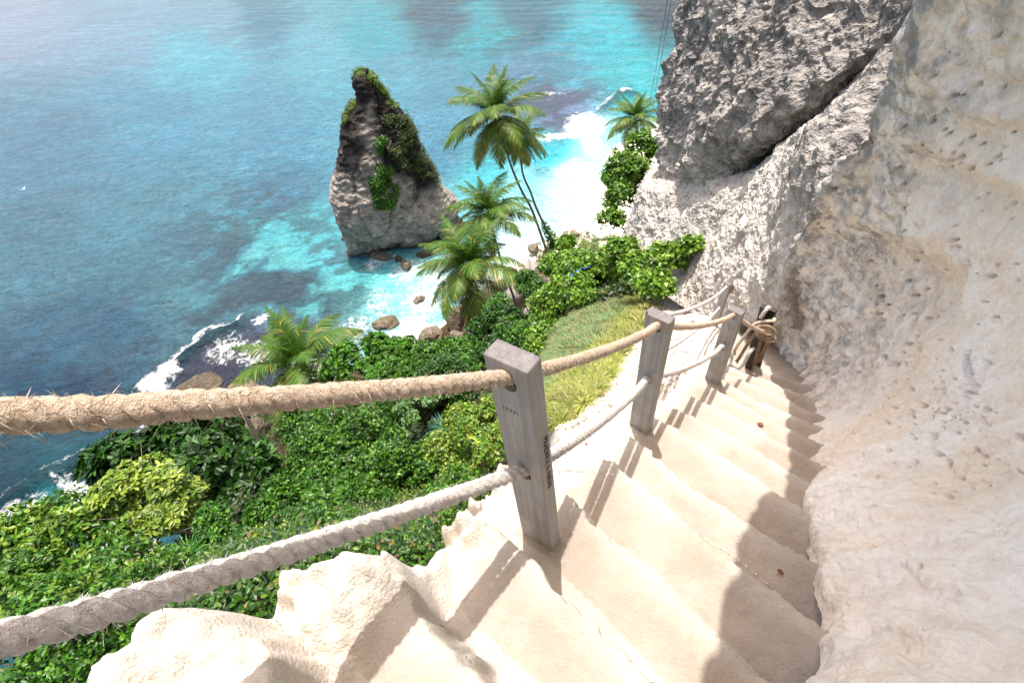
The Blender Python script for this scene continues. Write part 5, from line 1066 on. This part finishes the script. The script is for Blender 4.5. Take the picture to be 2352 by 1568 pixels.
BL = [(885, 742, -33.9, (1.75, .95, .95), 'large flat brown rock awash in the surf', .9), (963, 689, -33.8, (.85, .5, .5), 'small dark rock in the foam right of the flat surf rock', .9), (934, 609, -33.7, (1.1, .7, .8), 'brown rock at the right foot of the pinnacle', .7), (880, 590, -33.9, (1.6, .8, .7), 'low reddish rock ledge at the waterline below the pinnacle', .8),
      (795, 548, -33.9, (.8, .5, .5), 'dark wet rock at the left foot of the pinnacle', .35), (850, 580, -33.9, (.9, .6, .5), 'dark wet rock below the middle of the pinnacle', .4), (915, 596, -33.9, (.8, .5, .55), 'dark wet rock below the right part of the pinnacle', .4), (975, 585, -33.9, (1., .6, .7), 'dark wet rock between the pinnacle and the big grey rock', .4),
      (993, 775, -32.8, (1.35, 1.1, 1.1), 'craggy brown boulder at the left of the shore group', 1.), (1049, 775, -32.7, (.9, .8, .85), 'rounded brown boulder right of the craggy one', 1.), (1030, 800, -32.0, (.8, .7, .7), 'low brown boulder in front of the shore group', 1.05), (1045, 735, -32.2, (1.2, 1.1, 1.5), 'tall boulder half hidden behind the front palm fronds', .9), (968, 800, -33.2, (.6, .5, .5), 'small boulder at the water beside the shore group', .9), (945, 812, -32.6, (1.6, 1.0, 1.0), 'dark rock behind the shoreline shrub', .35), (1005, 812, -32.4, (.6, .5, .6), 'small brown boulder behind the shoreline shrub shoots', .9),
      (1172, 630, -32.6, (1.1, .9, .9), 'brown boulder on white sand beside the middle palm trunk', 1.), (1211, 629, -32.7, (.75, .65, .7), 'pale pitted boulder in the middle of the sand', 1.5), (1238, 640, -32.2, (1.2, 1.0, 1.1), 'pale boulder partly under the creepers', 1.6), (1206, 652, -32.6, (.38, .3, .28), 'smallest stone on the white sand', 1.5), (1227, 571, -33.0, (.95, .6, .6), 'brown rock at the water edge by the tall palm feet', .95), (1318, 535, -33.0, (.7, .6, .5), 'pale stone on the beach above the creepers', 1.6), (1150, 660, -32.6, (.9, .7, .7), 'rock behind the front palm on the sand', .8), (1245, 625, -32.4, (.9, .7, .8), 'grey rock behind the creeper shoots', 1.3),
      (1020, 515, -33., (3.0, 2.4, 2.4), 'big grey rock behind the middle palm at the right of the pinnacle', 1.1), (560, 893, -33., (2.2, 1.3, 1.2), 'brown shore rock below the lowest palm fronds', .9), (400, 972, -33.2, (1.6, 1.1, 1.0), 'brown rock under the upper rope at the water edge', .95), (530, 965, -32.0, (2.2, 1.6, 1.6), 'black rock under the upper rope', .22), (590, 985, -31.5, (1.3, 1.1, 1.0), 'brown rock beside the black one under the upper rope', .7), (1095, 700, -32., (1., .8, .8), 'boulder behind the hanging palm fronds', .8), (430, 900, -34.0, (2.8, 1.5, .35), 'flat purple-brown reef slab in the foam', .5), (480, 880, -34.0, (1.8, 1.2, .3), 'small purple-brown reef slab near the lowest palm', .5), (330, 1050, -34.0, (2.2, 1.0, .3), 'submerged brown ledge beside the dark glossy tree', .5), (655, 740, -34.1, (2.0, 1.0, .3), 'dark reef hump beyond the breaking waves', .35), (300, 1300, -32.8, (1.2, 1., 1.2), 'brown rock at the water gap between the left trees', .8)]
for i, (px, py, z_, s_, lb, k) in enumerate(BL): boulder(px, py, sd(px, py, z_), s_, lb, i + 1, (k, k * .97, k * .92), rot=i * .9)

# ------------------------------------------------------------------ platform and swing
pc = at_z(1219, 714, -31.3); pl = [at_z(*p, -31.3) for p in [(1196, 722), (1212, 697), (1222, 676), (1262, 676), (1262, 745), (1200, 750)]]
V = np.array([p for p in pl] + [p - np.array([0, 0, 1.2]) for p in pl]); n = len(pl)
bm = bmesh.new(); vs = [bm.verts.new(v - pc) for v in V]; bm.faces.new(vs[:n]); bm.faces.new(vs[n:][::-1])
for i in range(n): bm.faces.new([vs[i], vs[(i + 1) % n], vs[n + (i + 1) % n], vs[n + i]])
bmesh.ops.recalc_face_normals(bm, faces=bm.faces); bmesh.ops.bevel(bm, geom=list(bm.edges), offset=.05, segments=2, affect='EDGES'); me = bpy.data.meshes.new('platform'); bm.to_mesh(me); bm.free(); me.materials.append(M['concrete'])
o = link('concrete_platform', me, None, label='pale concrete platform under the swing', cat='platform'); o.location = pc.tolist()
sc_ = at_r(1226, 694, hypot(*pc[:2]) - 1.9); sw = empty('swing', sc_, 'dark plank swing hanging on long ropes over the concrete platform', 'swing')
u1 = at_r(1231, 685, hypot(*sc_[:2]) + .45) - sc_; u1[2] = 0; u1 /= np.linalg.norm(u1); u2 = np.array([-u1[1], u1[0], 0]); Vb = []
for z_ in (-.03, .03):
    for a_, b_ in ((-1, -1), (1, -1), (1, 1), (-1, 1)): Vb.append(u1 * a_ * .55 + u2 * b_ * .16 + np.array([0, 0, z_]))
me = bev_mesh('seat', Vb, [[0, 3, 2, 1], [4, 5, 6, 7], [0, 1, 5, 4], [1, 2, 6, 5], [2, 3, 7, 6], [3, 0, 4, 7]], .012, [M['darkpost']]); link('seat', me, sw)
att = path1[int(.6 * 89)]; 
for s_ in (-1, 1):
    e0 = sc_ + u1 * .5 * s_; V, F = tube(np.array([e0, sc_ + u1 * .1 * s_ + [0, 0, 2.2], att + u1 * .05 * s_]), .016, 6); part('hanging_rope', V, F, M['linegrey'], sw, True)
# thin lines and cables
def cable(p, q, r_, label, s=.3, mat='wire', name='cable', grp=None):
    c = sag(p, q, s, 24); V, F = tube(c, r_, 6); MB().add(V, F).top(name, M[mat], p, True, label=label, cat='cable', group=grp)
cable(at_r(1540, -40, 40), at_r(1490, 252, 62), .026, 'left one of two dark cables rising beside the cliff', .2, grp='cables beside the cliff')
cable(at_r(1549, -40, 40), at_r(1496, 262, 62), .026, 'right one of two dark cables rising beside the cliff', .2, grp='cables beside the cliff')
cable(at_r(1204, 437, 43), at_r(1375, 480, 60), .018, 'thin line from the tall palm trunk across the water to the beach', .2, 'linegrey', grp='thin lines tied to the palms')
cable(at_r(1228, 478, 44), at_r(1350, 497, 58), .018, 'lower thin line from the tall palm trunk towards the beach', .2, 'linegrey', grp='thin lines tied to the palms')
cable(at_r(1180, 560, 38), at_r(1240, 600, 40), .014, 'thin line across the sand behind the middle palm', .2, 'linegrey', grp='thin lines tied to the palms')
# tarpaulin caught in the creepers
tc = at_d(1345, 616, 15.9); nu = 24; uu, vv = np.meshgrid(np.linspace(-1, 1, nu), np.linspace(-1, 1, nu), indexing='ij'); uu, vv = uu.ravel(), vv.ravel()
V = np.stack([tc[0] + .55 * uu + .12 * n2(uu, vv, 2., 3), tc[1] + .35 * vv + .2 * uu, tc[2] + .1 * uu - .30 * vv + .16 * n2(uu, vv, 2.3, 3, 4.)], 1)
F = grid_faces(nu, nu); keep = (n2(uu, vv, 2.1, 3, 9.)[F[:, 0]] > -.22); V2 = np.concatenate([V, V - np.array([0, 0, .006])]); F2 = np.concatenate([F[keep], F[keep][:, ::-1] + len(V)])
MB().add(V2, F2).top('tarpaulin', M['tarp'], tc, label='torn bright blue tarpaulin showing through the creepers', cat='tarpaulin')
# bird over the water
bc = at_r(55, 435, 70.); bsz = .55; bird = empty('bird', bc, 'tiny white bird gliding over the sea at far left', 'bird')
V, F = tube(crom([bc + [-.32, 0, 0], bc + [-.1, 0, .02], bc + [.15, 0, .03], bc + [.34, 0, .03]], 14), .075 * np.sin(np.linspace(.15, pi - .1, 14)) + .008, 10); part('body', V, F, M['bird'], bird, True)
for s_ in (-1, 1):
    W_ = np.array([bc + [.12, 0, .05], bc + [-.10, 0, .05], bc + [-.08, s_ * .35, .22], bc + [.10, s_ * .38, .24], bc + [-.16, s_ * .72, .16]]); W2 = np.concatenate([W_, W_ - [0, 0, .012]]); q = np.array([[0, 1, 2], [0, 2, 3], [3, 2, 4]]); part('wing', W2, np.concatenate([q, q[:, ::-1] + 5]), M['bird'], bird)
for c_ in bird.children: pass
bird.scale = (.55, .55, .55)
# dead leaves and litter
def dead(px, py, s, label, mat='deadleaf', name='dead_leaf', cat='leaf', lift=.012):
    p = hit1(px, py); s = (26 if s > .3 else 13) * np.linalg.norm(p) / 1097; th = RNG.random() * 6.28; nu = 7; V = []
    for i in range(nu):
        t = i / (nu - 1); w = .32 * sin(pi * min(max(t, .03), .97)) ** .8
        for sd_ in (-1, 0, 1):
            q = np.array([(t - .5) * s, sd_ * w * s, lift + (.10 * abs(sd_) + .12 * sin(t * 5)) * s]); V.append(p + [q[0] * cos(th) - q[1] * sin(th), q[0] * sin(th) + q[1] * cos(th), q[2]])
    V = np.array(V); F = grid_faces(nu, 3); MB().add(np.concatenate([V, V - [0, 0, s * .02]]), np.concatenate([F, F[:, ::-1] + len(V)])).top(name, M[mat], p, label=label, cat=cat, group='dead leaves and scraps')
for a_ in [(1422, 1393, .035, 'small red dead leaf on the third lit step from the bottom'), (1791, 1315, .045, 'curled brown dead leaf on a shaded step'), (1746, 976, .07, 'curled dead leaf in the middle of the lit steps'), (1506, 684, .38, 'large rusty dead leaf at the top of the grass edge'), (1450, 765, .22, 'brown dead leaf on the gravel above the first rope span'), (1442, 735, .25, 'dark red dead leaf beside the upper grass edge'),
           (1400, 800, .2, 'reddish dead leaf lying across the tan rope by the grass'), (1345, 1024, .03, 'orange scrap of leaf on the white rock right of the nearest post'), (1398, 828, .2, 'red dead leaf between grass and gravel'), (1320, 935, .16, 'dark scrap at the lower grass edge')]: dead(*a_)
dead(1388, 795, .12, 'white paper scrap in the grass edge', 'litter', 'paper_scrap', 'litter')

# ------------------------------------------------------------------ loose stones on slope and steps
def pebbles():
    mb = MB(); polys = [([(1510, 690), (1600, 720), (1600, 800), (1540, 900), (1450, 900), (1300, 990), (1270, 985), (1362, 915), (1440, 795)], 3200, .035), ([(1300, 1350), (1640, 1560), (1200, 1560), (940, 1500), (1250, 1260), (1900, 1100), (1800, 850), (1860, 1400)], 500, .006), ([(1020, 1260), (1070, 1180), (1190, 1090), (1190, 1240)], 160, .02)]
    D0 = np.array([[1, 0, 0], [0, 1, 0], [-1, 0, 0], [0, -1, 0], [0, 0, .7], [0, 0, -.5]]); F0 = np.array([[0, 1, 4], [1, 2, 4], [2, 3, 4], [3, 0, 4], [1, 0, 5], [2, 1, 5], [3, 2, 5], [0, 3, 5]])
    for poly, n, s in polys:
        P, q = scatter(poly, n); n_ = len(P); sz = s * (np.clip(np.linalg.norm(P, axis=1) / 8, .2, 1) if s > .03 else 1) * (.3 + RNG.random(n_) ** 2.5); sz = sz[:, None, None]; V = (P[:, None] + D0[None] * sz * (.6 + .8 * RNG.random((n_, 6, 1)))).reshape(-1, 3); c = np.array([.74, .68, .60]) * (.75 + .4 * RNG.random((n_, 1)))
        mb.add(V, (np.arange(n_)[:, None, None] * 6 + F0[None]).reshape(-1, 3), np.repeat(c, 6, 0))
    mb.top('gravel', M['steps'], (0, 0, 0), label='loose pale gravel on the slope between the fence and the grass', cat='gravel', kind='stuff')
pebbles()

# ------------------------------------------------------------------ light, world, camera
SUN_E, SUN_AZ = 78.5, 3.0
w = bpy.data.worlds.new('World'); S.world = w; w.use_nodes = True
sky = w.node_tree.nodes.new('ShaderNodeTexSky'); sky.sky_type = 'NISHITA'; sky.sun_disc = False; sky.sun_elevation = radians(SUN_E); sky.sun_rotation = radians(SUN_AZ); sky.air_density = .8; sky.dust_density = 3.5; sky.ozone_density = .6
bg = w.node_tree.nodes['Background']; mxw = w.node_tree.nodes.new('ShaderNodeMix'); mxw.data_type = 'RGBA'; mxw.blend_type = 'MULTIPLY'; mxw.inputs[0].default_value = 1.; mxw.inputs[7].default_value = (1.12, 1.0, .86, 1); w.node_tree.links.new(sky.outputs[0], mxw.inputs[6]); w.node_tree.links.new(mxw.outputs[2], bg.inputs[0]); bg.inputs[1].default_value = .15
ld = bpy.data.lights.new('sun', 'SUN'); ld.energy = 2.7; ld.angle = radians(.53); ld.color = (1., .955, .89); lo = bpy.data.objects.new('sun', ld); COL.objects.link(lo); lo.location = (0, 0, 60)
sdv = Vector((sin(radians(SUN_AZ)) * cos(radians(SUN_E)), cos(radians(SUN_AZ)) * cos(radians(SUN_E)), sin(radians(SUN_E)))); lo.rotation_euler = sdv.to_track_quat('Z', 'Y').to_euler()
cam = bpy.data.cameras.new('camera'); co = bpy.data.objects.new('camera', cam); COL.objects.link(co); S.camera = co
cam.sensor_width = 36; cam.lens = 36 * F_ / 2352.; cam.clip_start = .05; cam.clip_end = 12000
m = Matrix([[*R[0], 0], [*R[1], 0], [*R[2], 0], [0, 0, 0, 1]]); co.matrix_world = m
S.view_settings.view_transform = 'Standard'; S.view_settings.look = 'None'; S.view_settings.exposure = 1.36; S.view_settings.gamma = 1
S.render.engine = 'CYCLES'; S.cycles.use_denoising = True; S.cycles.max_bounces = 10; S.cycles.diffuse_bounces = 8; S.cycles.sample_clamp_indirect = 8; S.cycles.sample_clamp_direct = 30
